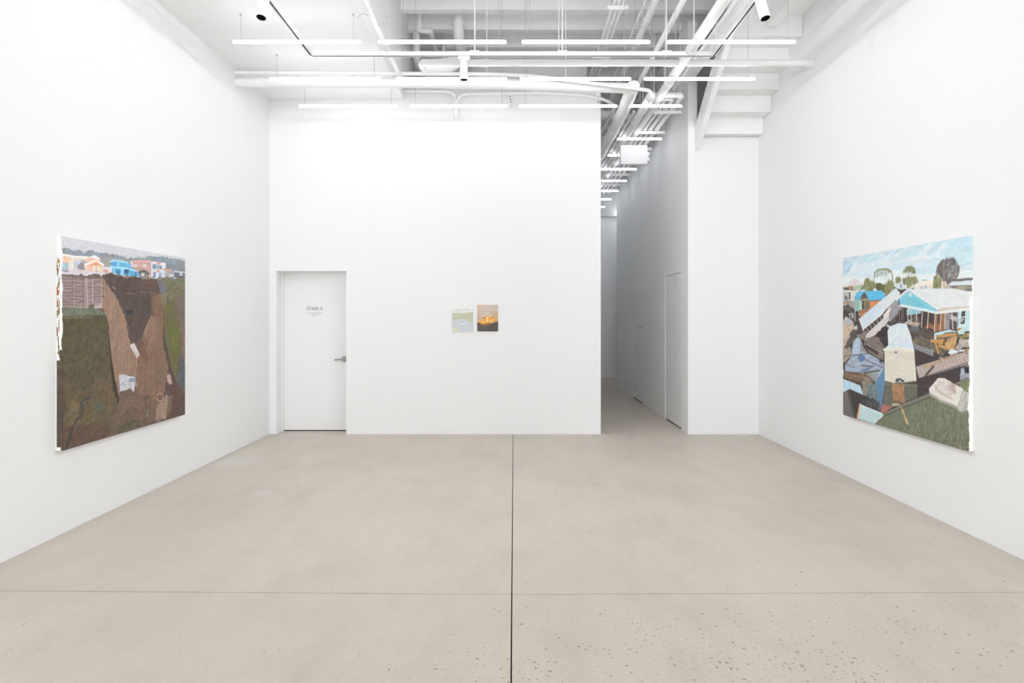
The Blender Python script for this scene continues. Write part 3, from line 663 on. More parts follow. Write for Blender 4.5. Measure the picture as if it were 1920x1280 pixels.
  ('P',[(1.161,0.942),(1.29,0.931),(1.363,0.719),(1.445,0.549),(1.461,0.414),(1.379,0.238),(1.284,0.233),(1.042,0.276),(0.929,0.289),(0.943,0.441),(0.985,0.608),(1.028,0.731),(1.057,0.793)],(128,104,88),0.09,1.4,0.22,0.014),
  ('P',[(1.161,0.947),(1.29,0.934),(1.252,0.853),(1.277,0.722),(1.206,0.701),(1.116,0.728),(1.048,0.793),(1.077,0.855)],(142,118,100),0.07,1.4,0.2,0.014),
  ('P',[(0.929,0.727),(1.042,0.73),(1.116,0.633),(1.086,0.54),(0.985,0.608)],(108,86,74),0.08,1.4,0.08,0.02),
  ('S',[(1.161,0.934),(1.284,0.926),(1.445,0.549),(1.461,0.414),(1.315,0.245),(0.957,0.301),(0.943,0.441),(1.014,0.669)],[(140,114,96),(118,94,80),(130,102,84),(150,124,104),(104,84,74),(136,100,80)],620,0.1,0.007,1.42),
  ('S',[(1.176,1.134),(1.322,1.147),(1.373,0.951),(1.379,0.785),(1.284,0.738)],[(140,108,86),(116,88,74),(132,98,80)],160,0.08,0.007,1.5),
  ('P',[(-0.046,1.236),(0.455,1.241),(0.462,1.007),(0.225,0.997),(-0.046,1.0)],(152,136,133),0.06,0,0.15,0.012),
  ('L',[(-0.046,1.225),(0.107,1.232),(0.109,1.233)],(118,102,100),0.008),
  ('L',[(0.116,1.227),(0.225,1.23)],(116,100,98),0.008),
  ('L',[(0.287,1.219),(0.451,1.234)],(120,104,102),0.007),
  ('S',[(-0.046,1.225),(0.451,1.227),(0.451,1.214),(-0.046,1.21)],[(166,150,146),(140,124,122),(174,158,154)],22,0.09,0.006,0),
  ('L',[(-0.046,1.202),(0.107,1.209),(0.109,1.206)],(118,102,100),0.008),
  ('L',[(0.116,1.21),(0.225,1.211)],(116,100,98),0.008),
  ('L',[(0.287,1.198),(0.451,1.216)],(120,104,102),0.007),
  ('S',[(-0.046,1.202),(0.451,1.206),(0.451,1.192),(-0.046,1.187)],[(166,150,146),(140,124,122),(174,158,154)],22,0.09,0.006,0),
  ('L',[(-0.046,1.176),(0.107,1.182),(0.109,1.183)],(118,102,100),0.008),
  ('L',[(0.116,1.188),(0.225,1.179)],(116,100,98),0.008),
  ('L',[(0.287,1.183),(0.451,1.205)],(120,104,102),0.007),
  ('S',[(-0.046,1.176),(0.451,1.19),(0.451,1.177),(-0.046,1.161)],[(166,150,146),(140,124,122),(174,158,154)],22,0.09,0.006,0),
  ('L',[(-0.046,1.154),(0.107,1.158),(0.109,1.156)],(118,102,100),0.008),
  ('L',[(0.116,1.154),(0.225,1.16)],(116,100,98),0.008),
  ('L',[(0.287,1.154),(0.451,1.167)],(120,104,102),0.007),
  ('S',[(-0.046,1.154),(0.451,1.16),(0.451,1.146),(-0.046,1.139)],[(166,150,146),(140,124,122),(174,158,154)],22,0.09,0.006,0),
  ('L',[(-0.046,1.134),(0.107,1.138),(0.109,1.139)],(118,102,100),0.008),
  ('L',[(0.116,1.139),(0.225,1.133)],(116,100,98),0.008),
  ('L',[(0.287,1.135),(0.451,1.15)],(120,104,102),0.007),
  ('S',[(-0.046,1.134),(0.451,1.14),(0.451,1.126),(-0.046,1.118)],[(166,150,146),(140,124,122),(174,158,154)],22,0.09,0.006,0),
  ('L',[(-0.046,1.111),(0.107,1.114),(0.109,1.112)],(118,102,100),0.008),
  ('L',[(0.116,1.121),(0.225,1.115)],(116,100,98),0.008),
  ('L',[(0.287,1.114),(0.451,1.133)],(120,104,102),0.007),
  ('S',[(-0.046,1.111),(0.451,1.118),(0.451,1.105),(-0.046,1.096)],[(166,150,146),(140,124,122),(174,158,154)],22,0.09,0.006,0),
  ('L',[(-0.046,1.103),(0.107,1.106),(0.109,1.108)],(118,102,100),0.008),
  ('L',[(0.116,1.101),(0.225,1.101)],(116,100,98),0.008),
  ('L',[(0.287,1.102),(0.451,1.113)],(120,104,102),0.007),
  ('S',[(-0.046,1.103),(0.451,1.106),(0.451,1.093),(-0.046,1.088)],[(166,150,146),(140,124,122),(174,158,154)],22,0.09,0.006,0),
  ('L',[(-0.046,1.084),(0.107,1.086),(0.109,1.084)],(118,102,100),0.008),
  ('L',[(0.116,1.087),(0.225,1.086)],(116,100,98),0.008),
  ('L',[(0.287,1.079),(0.451,1.093)],(120,104,102),0.007),
  ('S',[(-0.046,1.084),(0.451,1.083),(0.451,1.069),(-0.046,1.069)],[(166,150,146),(140,124,122),(174,158,154)],22,0.09,0.006,0),
  ('L',[(-0.046,1.059),(0.107,1.061),(0.109,1.062)],(118,102,100),0.008),
  ('L',[(0.116,1.067),(0.225,1.055)],(116,100,98),0.008),
  ('L',[(0.287,1.055),(0.451,1.072)],(120,104,102),0.007),
  ('S',[(-0.046,1.059),(0.451,1.058),(0.451,1.044),(-0.046,1.044)],[(166,150,146),(140,124,122),(174,158,154)],22,0.09,0.006,0),
  ('L',[(-0.046,1.044),(0.107,1.045),(0.109,1.043)],(118,102,100),0.008),
  ('L',[(0.116,1.04),(0.225,1.044)],(116,100,98),0.008),
  ('L',[(0.287,1.042),(0.451,1.051)],(120,104,102),0.007),
  ('S',[(-0.046,1.044),(0.451,1.044),(0.451,1.031),(-0.046,1.029)],[(166,150,146),(140,124,122),(174,158,154)],22,0.09,0.006,0),
  ('L',[(-0.046,1.023),(0.107,1.023),(0.109,1.025)],(118,102,100),0.008),
  ('L',[(0.116,1.024),(0.225,1.016)],(116,100,98),0.008),
  ('L',[(0.287,1.016),(0.451,1.028)],(120,104,102),0.007),
  ('S',[(-0.046,1.023),(0.451,1.017),(0.451,1.004),(-0.046,1.008)],[(166,150,146),(140,124,122),(174,158,154)],22,0.09,0.006,0),
  ('L',[(0.109,1.227),(0.113,1.001)],(182,166,160),0.011),
  ('L',[(0.258,1.236),(0.285,1.003)],(182,166,160),0.011),
  ('L',[(0.342,1.241),(0.338,1.004)],(182,166,160),0.011),
  ('L',[(0.451,1.247),(0.456,1.005)],(182,166,160),0.011),
  ('L',[(0.23,1.221),(0.228,1.002)],(118,102,100),0.01),
  ('L',[(0.107,1.233),(0.107,1.002)],(110,95,92),0.008),
  ('P',[(-0.046,1.236),(0.455,1.241),(0.455,1.226),(-0.046,1.219)],(118,100,94),0.08,0,0.08,0.02),
  ('P',[(0.287,1.029),(0.356,1.037),(0.356,0.997),(0.287,0.999)],(118,102,96),0.08,0,0.08,0.02),
  ('P',[(0.356,1.02),(0.455,1.034),(0.449,1.004),(0.356,0.999)],(178,164,162),0.05,0,0.08,0.02),
  ('P',[(-0.046,0.999),(0.394,0.998),(0.494,0.965),(0.505,0.941),(0.214,0.935),(-0.046,0.935)],(112,120,102),0.12,1.5,0.05,0.01),
  ('S',[(-0.046,0.996),(0.394,0.994),(0.483,0.962),(0.214,0.941),(-0.046,0.941)],[(122,132,112),(98,106,86),(134,138,118),(92,98,82)],220,0.035,0.006,1.5),
  ('L',[(-0.046,0.939),(0.124,0.938),(0.245,0.943),(0.494,0.946)],(92,86,80),0.012),
  ('P',[(-0.042,0.932),(0.243,0.941),(0.511,0.951),(0.54,0.805),(0.559,0.661),(0.576,0.531),(0.516,0.478),(0.41,0.459),(0.331,0.405),(0.254,0.379),(0.168,0.435),(0.096,0.472),(-0.042,0.431)],(91,84,66),0.12,1.5,0.06,0.015),
  ('L',[(-0.046,0.929),(0.134,0.933),(0.308,0.934)],(120,112,86),0.014),
  ('S',[(-0.023,0.928),(0.492,0.941),(0.54,0.863),(0.036,0.818),(-0.023,0.819)],[(100,94,68),(74,68,50),(90,84,60),(110,104,80),(64,60,46)],420,0.06,0.007,1.5),
  ('S',[(-0.023,0.845),(0.54,0.863),(0.569,0.546),(0.264,0.405),(-0.003,0.446)],[(100,91,68),(80,74,56),(92,84,62),(72,65,52),(112,102,76),(88,80,62)],900,0.035,0.009,0.6),
  ('P',[(0.528,0.92),(0.559,0.733),(0.593,0.558),(0.643,0.394),(0.689,0.272),(0.663,0.238),(0.601,0.37),(0.569,0.517),(0.552,0.662)],(68,58,50),0.08,1.5,0.08,0.02),
  ('P',[(-0.042,0.437),(0.096,0.472),(0.168,0.435),(0.254,0.379),(0.331,0.405),(0.54,0.505),(0.576,0.473),(0.601,0.37),(0.663,0.238),(0.588,0.14),(0.564,0.057),(-0.042,-0.022)],(102,90,70),0.11,0.9,0.1,0.02),
  ('S',[(-0.023,0.428),(0.243,0.373),(0.54,0.498),(0.651,0.247),(0.564,0.043),(-0.003,0.021)],[(112,98,74),(92,82,62),(104,88,68),(84,74,58),(122,106,82),(96,84,72)],760,0.05,0.009,0.9),
  ('P',[(-0.042,0.182),(0.243,0.15),(0.564,0.057),(0.468,-0.012),(-0.042,-0.048)],(98,80,70),0.11,0.3,0.08,0.02),
  ('S',[(-0.003,0.176),(0.54,0.075),(0.468,0.002),(-0.003,0.009)],[(108,90,76),(88,72,62),(116,96,76),(96,78,60)],260,0.05,0.009,0.5),
  ('P',[(-0.071,0.605),(0.026,0.52),(0.026,-0.01),(-0.071,0.009)],(92,78,68),0.1,1.5,0.08,0.02),
  ('P',[(0.576,0.069),(0.601,0.152),(0.689,0.272),(0.82,0.286),(1.042,0.276),(1.101,0.064),(0.957,0.062),(0.767,0.024),(0.613,0.027)],(116,95,83),0.1,0.5,0.1,0.015),
  ('L',[(0.626,0.091),(0.714,0.18),(0.86,0.213),(0.999,0.172),(1.042,0.104)],(136,114,100),0.007),
  ('L',[(0.641,0.098),(0.73,0.191),(0.874,0.219),(1.008,0.165),(1.042,0.101)],(98,80,70),0.007),
  ('L',[(0.656,0.106),(0.746,0.203),(0.887,0.225),(1.016,0.158),(1.042,0.098)],(126,104,92),0.007),
  ('L',[(0.671,0.114),(0.761,0.214),(0.901,0.231),(1.025,0.15),(1.042,0.095)],(136,114,100),0.007),
  ('L',[(0.686,0.122),(0.777,0.225),(0.915,0.237),(1.034,0.143),(1.042,0.091)],(98,80,70),0.007),
  ('L',[(0.702,0.13),(0.793,0.237),(0.929,0.243),(1.042,0.135),(1.042,0.088)],(126,104,92),0.007),
  ('L',[(0.717,0.138),(0.809,0.248),(0.943,0.249),(1.051,0.128),(1.042,0.085)],(136,114,100),0.007),
  ('L',[(0.733,0.147),(0.825,0.26),(0.957,0.255),(1.06,0.12),(1.042,0.082)],(98,80,70),0.007),
  ('L',[(0.748,0.155),(0.841,0.272),(0.971,0.261),(1.069,0.113),(1.042,0.079)],(126,104,92),0.007),
  ('P',[(1.116,0.236),(1.284,0.249),(1.284,0.037),(1.101,0.032)],(118,98,80),0.1,1.4,0.08,0.02),
  ('P',[(0.689,0.066),(0.82,0.083),(0.999,0.079),(0.985,0.019),(0.663,0.011)],(86,86,66),0.1,0.3,0.08,0.02),
  ('S',[(0.588,0.14),(1.042,0.167),(1.412,0.068),(0.985,0.019),(0.613,0.02)],[(122,100,86),(96,84,68),(106,92,78),(88,80,62)],260,0.05,0.008,0.6),
  ('P',[(1.315,1.278),(1.831,1.311),(1.831,1.094),(1.615,1.054),(1.461,1.102),(1.412,1.209)],(118,115,90),0.12,0.7,0.08,0.02),
  ('P',[(1.271,1.268),(1.399,1.242),(1.438,1.16),(1.341,1.135),(1.303,1.179)],(116,116,122),0.12,1.2,0.04,0.015),
  ('P',[(1.303,1.139),(1.445,1.16),(1.445,1.068),(1.373,1.017),(1.328,1.065)],(128,116,98),0.1,1.2,0.08,0.02),
  ('P',[(1.373,1.05),(1.58,1.079),(1.657,0.917),(1.693,0.777),(1.678,0.604),(1.636,0.434),(1.58,0.366),(1.505,0.494),(1.445,0.633),(1.405,0.751),(1.392,0.917)],(106,102,70),0.12,1.4,0.1,0.015),
  ('S',[(1.386,1.05),(1.58,1.071),(1.693,0.777),(1.668,0.535),(1.58,0.378),(1.445,0.633),(1.399,0.851)],[(106,106,58),(88,86,56),(112,112,66),(96,88,62),(120,116,78)],420,0.06,0.008,1.45),
  ('P',[(1.485,0.85),(1.668,0.847),(1.693,0.708),(1.643,0.537),(1.546,0.611)],(106,106,60),0.1,1.4,0.08,0.02),
  ('P',[(1.58,1.079),(1.831,1.236),(1.831,0.418),(1.739,0.496),(1.693,0.777),(1.643,0.951)],(122,108,95),0.12,1.2,0.1,0.02),
  ('S',[(1.587,1.071),(1.776,1.216),(1.776,0.493),(1.703,0.707)],[(136,122,108),(104,92,82),(118,100,84),(98,96,92)],220,0.06,0.009,1.2),
  ('S',[(1.322,1.271),(1.776,1.304),(1.776,1.128),(1.58,1.079),(1.445,1.168)],[(128,124,98),(104,100,78),(134,128,112),(96,92,80)],200,0.04,0.009,0.7),
  ('P',[(1.758,1.303),(1.831,1.307),(1.831,1.236),(1.615,1.257),(1.58,1.285)],(120,124,98),0.1,0,0.08,0.02),
  ('P',[(1.373,0.917),(1.412,0.751),(1.461,0.615),(1.58,0.352),(1.615,0.263),(1.532,0.306),(1.445,0.515),(1.379,0.702)],(82,72,68),0.1,1.5,0.08,0.02),
  ('P',[(1.678,0.621),(1.739,0.531),(1.831,0.489),(1.831,0.187),(1.685,0.273),(1.615,0.349),(1.657,0.467)],(92,96,98),0.14,1.2,0.06,0.02),
  ('P',[(1.412,0.334),(1.58,0.344),(1.831,0.178),(1.831,-0.044),(1.412,-0.007),(1.445,0.214)],(96,77,72),0.09,0.9,0.08,0.02),
  ('P',[(1.246,0.018),(1.259,0.122),(1.347,0.192),(1.461,0.229),(1.485,0.176),(1.428,0.016)],(146,128,116),0.14,1.2,0.05,0.02),
  ('L',[(1.485,0.226),(1.461,0.137),(1.438,0.039)],(64,58,55),0.014),
  ('P',[(1.461,0.212),(1.546,0.219),(1.519,0.087),(1.438,0.031)],(120,102,88),0.08,1.4,0.08,0.02),
  ('P',[(1.438,0.412),(1.505,0.41),(1.539,0.322),(1.492,0.317),(1.451,0.351)],(178,160,150),0.06,1.4,0.08,0.02),
  ('P',[(0.836,0.707),(0.901,0.722),(0.988,0.621),(0.948,0.594),(0.879,0.654)],(204,200,198),0.05,0,0.08,0.02),
  ('L',[(0.879,0.694),(0.901,0.651),(0.948,0.614)],(172,166,166),0.008),
  ('P',[(0.681,0.476),(0.74,0.474),(0.929,0.432),(0.901,0.314),(0.793,0.342),(0.694,0.339)],(198,197,200),0.06,0.6,0.08,0.02),
  ('P',[(0.82,0.428),(0.923,0.431),(0.912,0.386),(0.833,0.387)],(140,148,162),0.12,0,0.08,0.02),
  ('L',[(0.704,0.388),(0.746,0.402),(0.777,0.373)],(140,136,136),0.007),
  ('P',[(0.793,0.342),(0.841,0.355),(0.89,0.316)],(112,94,84),0.05,0,0.08,0.02),
  ('L',[(0.82,0.389),(0.86,0.358)],(120,122,130),0.007),
  ('P',[(0.923,0.389),(0.957,0.378),(0.94,0.352),(0.918,0.361)],(150,138,140),0.05,0,0.08,0.02),
  ('P',[(0.782,0.997),(0.82,1.005),(0.885,0.983),(0.879,0.955),(0.83,0.949),(0.793,0.967)],(58,58,62),0.1,0,0.08,0.02),
  ('L',[(1.376,0.217),(1.371,0.203),(1.357,0.192),(1.336,0.187),(1.312,0.189),(1.29,0.196),(1.272,0.208),(1.263,0.223),(1.263,0.238),(1.273,0.25),(1.291,0.258),(1.313,0.26),(1.337,0.256),(1.358,0.246),(1.371,0.232),(1.376,0.216)],(196,146,118),0.009),
  ('L',[(1.206,0.274),(1.228,0.231),(1.191,0.219)],(170,140,122),0.008),
  ('L',[(0.291,0.337),(0.234,0.334),(0.204,0.31),(0.221,0.275),(0.217,0.235),(0.196,0.204),(0.168,0.204)],(76,74,74),0.028),
  ('L',[(0.291,0.337),(0.254,0.327)],(72,70,72),0.02),
  ('L',[(0.096,0.055),(0.08,0.11),(0.137,0.18),(0.158,0.203)],(72,66,62),0.016),
  ('L',[(0.036,0.001),(0.06,0.061),(0.106,0.132)],(74,68,66),0.03),
  ('P',[(0.38,0.268),(0.41,0.285),(0.473,0.287),(0.463,0.243),(0.421,0.232)],(92,94,82),0.15,0,0.08,0.02),
  ('P',[(1.086,0.137),(1.137,0.138),(1.131,0.075),(1.095,0.077)],(120,124,112),0.12,0,0.08,0.02),
  ('P',[(0.036,0.273),(0.096,0.344),(0.179,0.3),(0.158,0.217),(0.056,0.218)],(112,98,74),0.14,0.4,0.04,0.02),
  ('L',[(0.593,1.173),(0.633,1.158)],(170,156,148),0.007),
  ('L',[(0.78,1.132),(0.901,1.128)],(130,112,104),0.006),
  ('L',[(0.985,1.148),(1.252,1.148)],(130,108,98),0.006),
]
ART_FLOOD = [
  ('P',[(0,0),(1.86,0),(1.86,1.52),(0,1.52)],(196,218,226),0.015,0.3,0.3,0.05),
  ('P',[(-0.013,1.523),(0.648,1.53),(1.144,1.534),(1.891,1.51),(1.891,1.395),(1.515,1.432),(1.028,1.438),(0.621,1.445),(0.244,1.415),(-0.013,1.361)],(186,213,222),0.02,0.3,0.3,0.05),
  ('P',[(-0.013,1.515),(0.274,1.521),(0.394,1.487),(0.212,1.433),(0.101,1.354),(-0.013,1.337)],(178,200,216),0.02,0,0.08,0.02),
  ('P',[(0.165,1.405),(0.365,1.436),(0.621,1.43),(0.907,1.414),(1.087,1.406),(0.907,1.386),(0.621,1.394),(0.365,1.391),(0.181,1.349)],(222,224,224),0.015,0.3,0.2,0.04),
  ('P',[(1.005,1.413),(1.144,1.421),(1.363,1.427),(1.394,1.392),(1.256,1.378),(1.099,1.378)],(222,224,224),0.015,0.3,0.2,0.04),
  ('P',[(1.476,1.46),(1.525,1.486),(1.584,1.489),(1.593,1.467),(1.545,1.441),(1.486,1.441)],(222,224,224),0.015,0.3,0.2,0.04),
  ('P',[(1.415,1.416),(1.486,1.419),(1.486,1.391),(1.425,1.39)],(222,224,224),0.015,0.3,0.2,0.04),
  ('P',[(0.02,1.319),(0.212,1.378),(0.538,1.378),(0.907,1.337),(0.907,1.268),(0.365,1.299),(0.036,1.254)],(222,224,224),0.015,0.3,0.2,0.04),
  ('P',[(1.234,1.236),(1.515,1.289),(1.839,1.272),(1.839,1.191),(1.234,1.223)],(222,224,224),0.015,0.3,0.2,0.04),
  ('S',[(0.003,1.513),(1.256,1.522),(1.874,1.495),(1.874,1.27),(1.256,1.326),(0.365,1.36),(0.003,1.288)],[(192,214,224),(198,220,228),(212,224,228),(192,216,224),(218,224,226),(200,214,224)],70,0.3,0.05,0.25),
  ('P',[(-0.013,1.321),(0.365,1.337),(0.907,1.331),(1.256,1.274),(1.856,1.265),(1.856,1.144),(-0.013,1.224)],(218,226,226),0.015,0,0.08,0.02),
  ('P',[(0.212,1.363),(0.538,1.378),(0.832,1.336),(0.781,1.29),(0.289,1.304)],(204,220,228),0.015,0.2,0.2,0.04),
  ('P',[(-0.013,1.224),(-0.013,1.248),(0.118,1.239),(0.22,1.308),(0.372,1.253),(0.365,1.185),(-0.013,1.184)],(216,206,198),0.04,0,0.08,0.02),
  ('P',[(0.069,1.243),(0.22,1.309),(0.377,1.25),(0.289,1.239)],(212,204,206),0.02,0,0.08,0.02),
  ('P',[(0.205,1.237),(0.365,1.238),(0.365,1.193),(0.197,1.193)],(166,190,164),0.04,0,0.1,0.01),
  ('P',[(0.134,1.237),(0.197,1.234),(0.197,1.192),(0.134,1.194)],(172,122,92),0.06,0,0.08,0.02),
  ('P',[(-0.013,1.224),(0.118,1.234),(0.134,1.21),(-0.013,1.208)],(126,126,100),0.2,0,0.08,0.02),
  ('P',[(0.32,1.191),(0.379,1.238),(0.409,1.282),(0.455,1.302),(0.503,1.276),(0.566,1.269),(0.605,1.227),(0.594,1.191),(0.51,1.165)],(136,138,102),0.14,1.2,0.05,0.015),
  ('S',[(0.32,1.191),(0.379,1.238),(0.409,1.282),(0.455,1.302),(0.503,1.276),(0.566,1.269),(0.605,1.227),(0.594,1.191),(0.51,1.165)],[(128,132,96),(112,118,84),(146,148,114),(100,104,76),(158,158,128)],160,0.04,0.008,1.2),
  ('P',[(0.596,1.227),(0.648,1.238),(0.728,1.225),(0.748,1.184),(0.728,1.156),(0.607,1.168)],(98,98,66),0.14,0.8,0.05,0.015),
  ('S',[(0.596,1.227),(0.648,1.238),(0.728,1.225),(0.748,1.184),(0.728,1.156),(0.607,1.168)],[(92,92,60),(112,110,76),(80,82,58)],90,0.03,0.008,0.8),
  ('P',[(0.728,1.156),(0.748,1.227),(0.806,1.248),(0.863,1.236),(0.895,1.199),(0.897,1.157),(0.781,1.112),(0.735,1.12)],(140,138,98),0.14,1.6,0.05,0.015),
  ('S',[(0.728,1.156),(0.748,1.227),(0.806,1.248),(0.863,1.236),(0.895,1.199),(0.897,1.157),(0.781,1.112),(0.735,1.12)],[(128,132,96),(112,118,84),(146,148,114),(100,104,76),(158,158,128)],150,0.06,0.008,1.6),
  ('L',[(0.566,1.288),(0.58,1.331),(0.621,1.354),(0.702,1.355),(0.781,1.348),(0.838,1.328),(0.86,1.285),(0.855,1.243)],(142,146,118),0.016),
  ('S',[(0.566,1.332),(0.648,1.356),(0.806,1.346),(0.845,1.321),(0.728,1.314),(0.607,1.3)],[(128,134,102),(150,152,126),(120,124,100)],90,0.03,0.008,1.4),
  ('S',[(0.573,1.324),(0.851,1.313),(0.845,1.244),(0.607,1.256)],[(150,152,134),(170,172,160)],46,0.035,0.005,1.3),
  ('P',[(0.907,1.219),(0.903,1.261),(0.934,1.278),(0.987,1.263),(0.987,1.236),(0.956,1.227)],(136,138,102),0.14,1.2,0.05,0.015),
  ('S',[(0.907,1.219),(0.903,1.261),(0.934,1.278),(0.987,1.263),(0.987,1.236),(0.956,1.227)],[(128,132,96),(112,118,84),(146,148,114),(100,104,76),(158,158,128)],60,0.03,0.008,1.2),
  ('L',[(0.944,1.238),(0.947,1.211)],(150,150,124),0.01),
  ('P',[(1.0,1.297),(1.028,1.329),(1.064,1.348),(1.122,1.347),(1.184,1.325),(1.19,1.285),(1.144,1.298),(1.099,1.307),(1.028,1.302)],(142,146,108),0.14,1.2,0.05,0.015),
  ('S',[(1.0,1.297),(1.028,1.329),(1.064,1.348),(1.122,1.347),(1.184,1.325),(1.19,1.285),(1.144,1.298),(1.099,1.307),(1.028,1.302)],[(128,132,96),(112,118,84),(146,148,114),(100,104,76),(158,158,128)],110,0.035,0.008,1.2),
  ('L',[(1.089,1.311),(1.094,1.257)],(140,138,116),0.012),
  ('L',[(1.139,1.308),(1.131,1.255)],(140,138,116),0.008),
  ('P',[(1.005,1.221),(1.016,1.258),(1.087,1.266),(1.122,1.256),(1.178,1.262),(1.217,1.23),(1.228,1.184),(1.19,1.172),(1.144,1.201),(1.122,1.175),(1.07,1.178),(1.064,1.212)],(138,140,102),0.14,1.6,0.05,0.015),
  ('S',[(1.005,1.221),(1.016,1.258),(1.087,1.266),(1.122,1.256),(1.178,1.262),(1.217,1.23),(1.228,1.184),(1.19,1.172),(1.144,1.201),(1.122,1.175),(1.07,1.178),(1.064,1.212)],[(128,132,96),(112,118,84),(146,148,114),(100,104,76),(158,158,128)],170,0.045,0.008,1.6),
  ('P',[(0.907,1.212),(0.98,1.219),(1.028,1.207),(1.064,1.178),(0.956,1.165),(0.907,1.185)],(204,212,214),0.04,0,0.08,0.02),
  ('P',[(0.968,1.215),(0.999,1.214),(0.999,1.181),(0.968,1.182)],(150,165,185),0.05,0,0.08,0.02),
  ('P',[(0.956,1.165),(1.064,1.171),(0.993,1.14)],(128,124,122),0.06,0,0.08,0.02),
  ('P',[(1.167,1.2),(1.245,1.222),(1.425,1.218),(1.415,1.16),(1.178,1.166)],(228,222,208),0.03,0,0.08,0.02),
  ('P',[(1.256,1.181),(1.278,1.18),(1.278,1.163),(1.256,1.164)],(150,160,180),0.04,0,0.08,0.02),
  ('P',[(1.308,1.182),(1.331,1.181),(1.331,1.163),(1.308,1.164)],(150,160,180),0.04,0,0.08,0.02),
  ('P',[(1.239,1.229),(1.288,1.234),(1.352,1.223)],(126,130,96),0.12,0,0.08,0.02),
  ('P',[(1.223,1.189),(1.415,1.188),(1.415,1.16),(1.223,1.166)],(214,210,204),0.02,0,0.08,0.02),
  ('P',[(1.256,1.181),(1.278,1.18),(1.278,1.163),(1.256,1.164)],(150,160,180),0.04,0,0.08,0.02),
  ('P',[(1.308,1.182),(1.331,1.181),(1.331,1.163),(1.308,1.164)],(150,160,180),0.04,0,0.08,0.02),
  ('P',[(1.44,1.288),(1.455,1.318),(1.506,1.358),(1.564,1.375),(1.65,1.364),(1.696,1.336),(1.719,1.293),(1.715,1.251),(1.669,1.212),(1.603,1.182),(1.574,1.187),(1.535,1.219),(1.466,1.255)],(122,116,116),0.2,1.1,0.03,0.015),
  ('S',[(1.44,1.288),(1.506,1.358),(1.564,1.373),(1.65,1.364),(1.719,1.293),(1.715,1.251),(1.659,1.21),(1.584,1.183),(1.525,1.226),(1.455,1.268)],[(112,106,106),(96,90,90),(128,122,122),(86,80,80)],420,0.05,0.007,1.2),
  ('S',[(1.564,1.353),(1.696,1.318),(1.706,1.246),(1.641,1.214),(1.584,1.229)],[(188,192,196),(200,204,206)],80,0.04,0.005,0.9),
  ('P',[(1.411,1.163),(1.421,1.238),(1.455,1.258),(1.496,1.247),(1.513,1.208),(1.513,1.159)],(158,158,120),0.14,1.4,0.05,0.015),
  ('S',[(1.411,1.163),(1.421,1.238),(1.455,1.258),(1.496,1.247),(1.513,1.208),(1.513,1.159)],[(128,132,96),(112,118,84),(146,148,114),(100,104,76),(158,158,128)],130,0.04,0.008,1.4),
  ('P',[(1.513,1.208),(1.569,1.205),(1.564,1.153),(1.513,1.155)],(222,210,192),0.03,0,0.08,0.02),
  ('L',[(1.54,1.34),(1.543,1.154)],(150,140,136),0.012),
  ('P',[(1.564,1.181),(1.659,1.201),(1.659,1.143),(1.555,1.154)],(188,176,160),0.06,0,0.08,0.02),
  ('P',[(1.593,1.173),(1.636,1.209),(1.839,1.203),(1.856,1.161),(1.813,1.116),(1.659,1.14)],(120,112,112),0.06,0,0.08,0.02),
  ('P',[(1.593,1.171),(1.639,1.206),(1.839,1.202),(1.856,1.165)],(206,216,222),0.02,0,0.08,0.02),
  ('L',[(1.639,1.209),(1.733,1.206),(1.839,1.21)],(110,108,104),0.018),
  ('P',[(1.669,1.159),(1.778,1.16),(1.804,1.123),(1.687,1.133)],(150,150,122),0.12,0,0.08,0.02),
  ('P',[(-0.013,1.216),(0.335,1.186),(0.728,1.121),(0.907,1.178),(1.874,1.114),(1.874,0.774),(-0.013,0.707)],(82,74,70),0.12,0.4,0.08,0.02),
  ('P',[(0.002,0.811),(1.868,0.848),(1.868,0.01),(0.002,-0.356)],(78,70,68),0.1,0.4,0.08,0.02),
  ('P',[(-0.013,1.208),(0.32,1.187),(0.259,1.135),(0.228,1.089),(0.101,1.1),(-0.013,1.095)],(210,208,202),0.05,0,0.08,0.02),
  ('P',[(-0.013,1.184),(0.118,1.179),(0.118,1.092),(-0.013,1.095)],(178,182,180),0.08,0,0.08,0.02),
  ('P',[(0.028,1.146),(0.101,1.144),(0.101,1.108),(0.028,1.11)],(108,104,100),0.1,0,0.08,0.02),
  ('P',[(0.118,1.179),(0.146,1.178),(0.146,1.107),(0.118,1.108)],(90,88,90),0.06,0,0.08,0.02),
  ('P',[(-0.013,1.095),(0.101,1.092),(0.101,1.053),(-0.013,1.055)],(170,164,158),0.1,0,0.08,0.02),
  ('L',[(-0.013,1.079),(0.118,1.072)],(186,132,104),0.012),
  ('P',[(-0.013,1.055),(0.118,1.044),(0.236,0.988),(0.236,0.903),(0.101,0.965),(-0.013,0.966)],(96,92,86),0.1,0,0.08,0.02),
  ('P',[(0.012,1.01),(0.134,1.009),(0.134,0.942),(0.012,0.942)],(70,66,64),0.1,0,0.08,0.02),
  ('P',[(0.11,0.977),(0.197,0.981),(0.205,0.934),(0.134,0.934)],(182,178,168),0.06,0,0.08,0.02),
  ('P',[(0.137,0.969),(0.173,0.969),(0.173,0.942),(0.137,0.942)],(92,88,80),0.06,0,0.08,0.02),
  ('P',[(0.101,1.096),(0.228,1.089),(0.236,1.011),(0.118,1.052)],(160,156,148),0.08,0,0.08,0.02),
  ('P',[(0.101,1.053),(0.236,0.996),(0.409,0.964),(0.365,0.942),(0.244,0.965)],(74,72,78),0.06,0,0.08,0.02),
  ('P',[(0.22,1.113),(0.312,1.103),(0.308,0.999),(0.236,0.997)],(136,182,180),0.05,1.5,0.06,0.008),
  ('P',[(0.308,1.103),(0.391,1.161),(0.503,1.09),(0.503,1.001),(0.308,0.999)],(150,146,128),0.1,1.5,0.06,0.01),
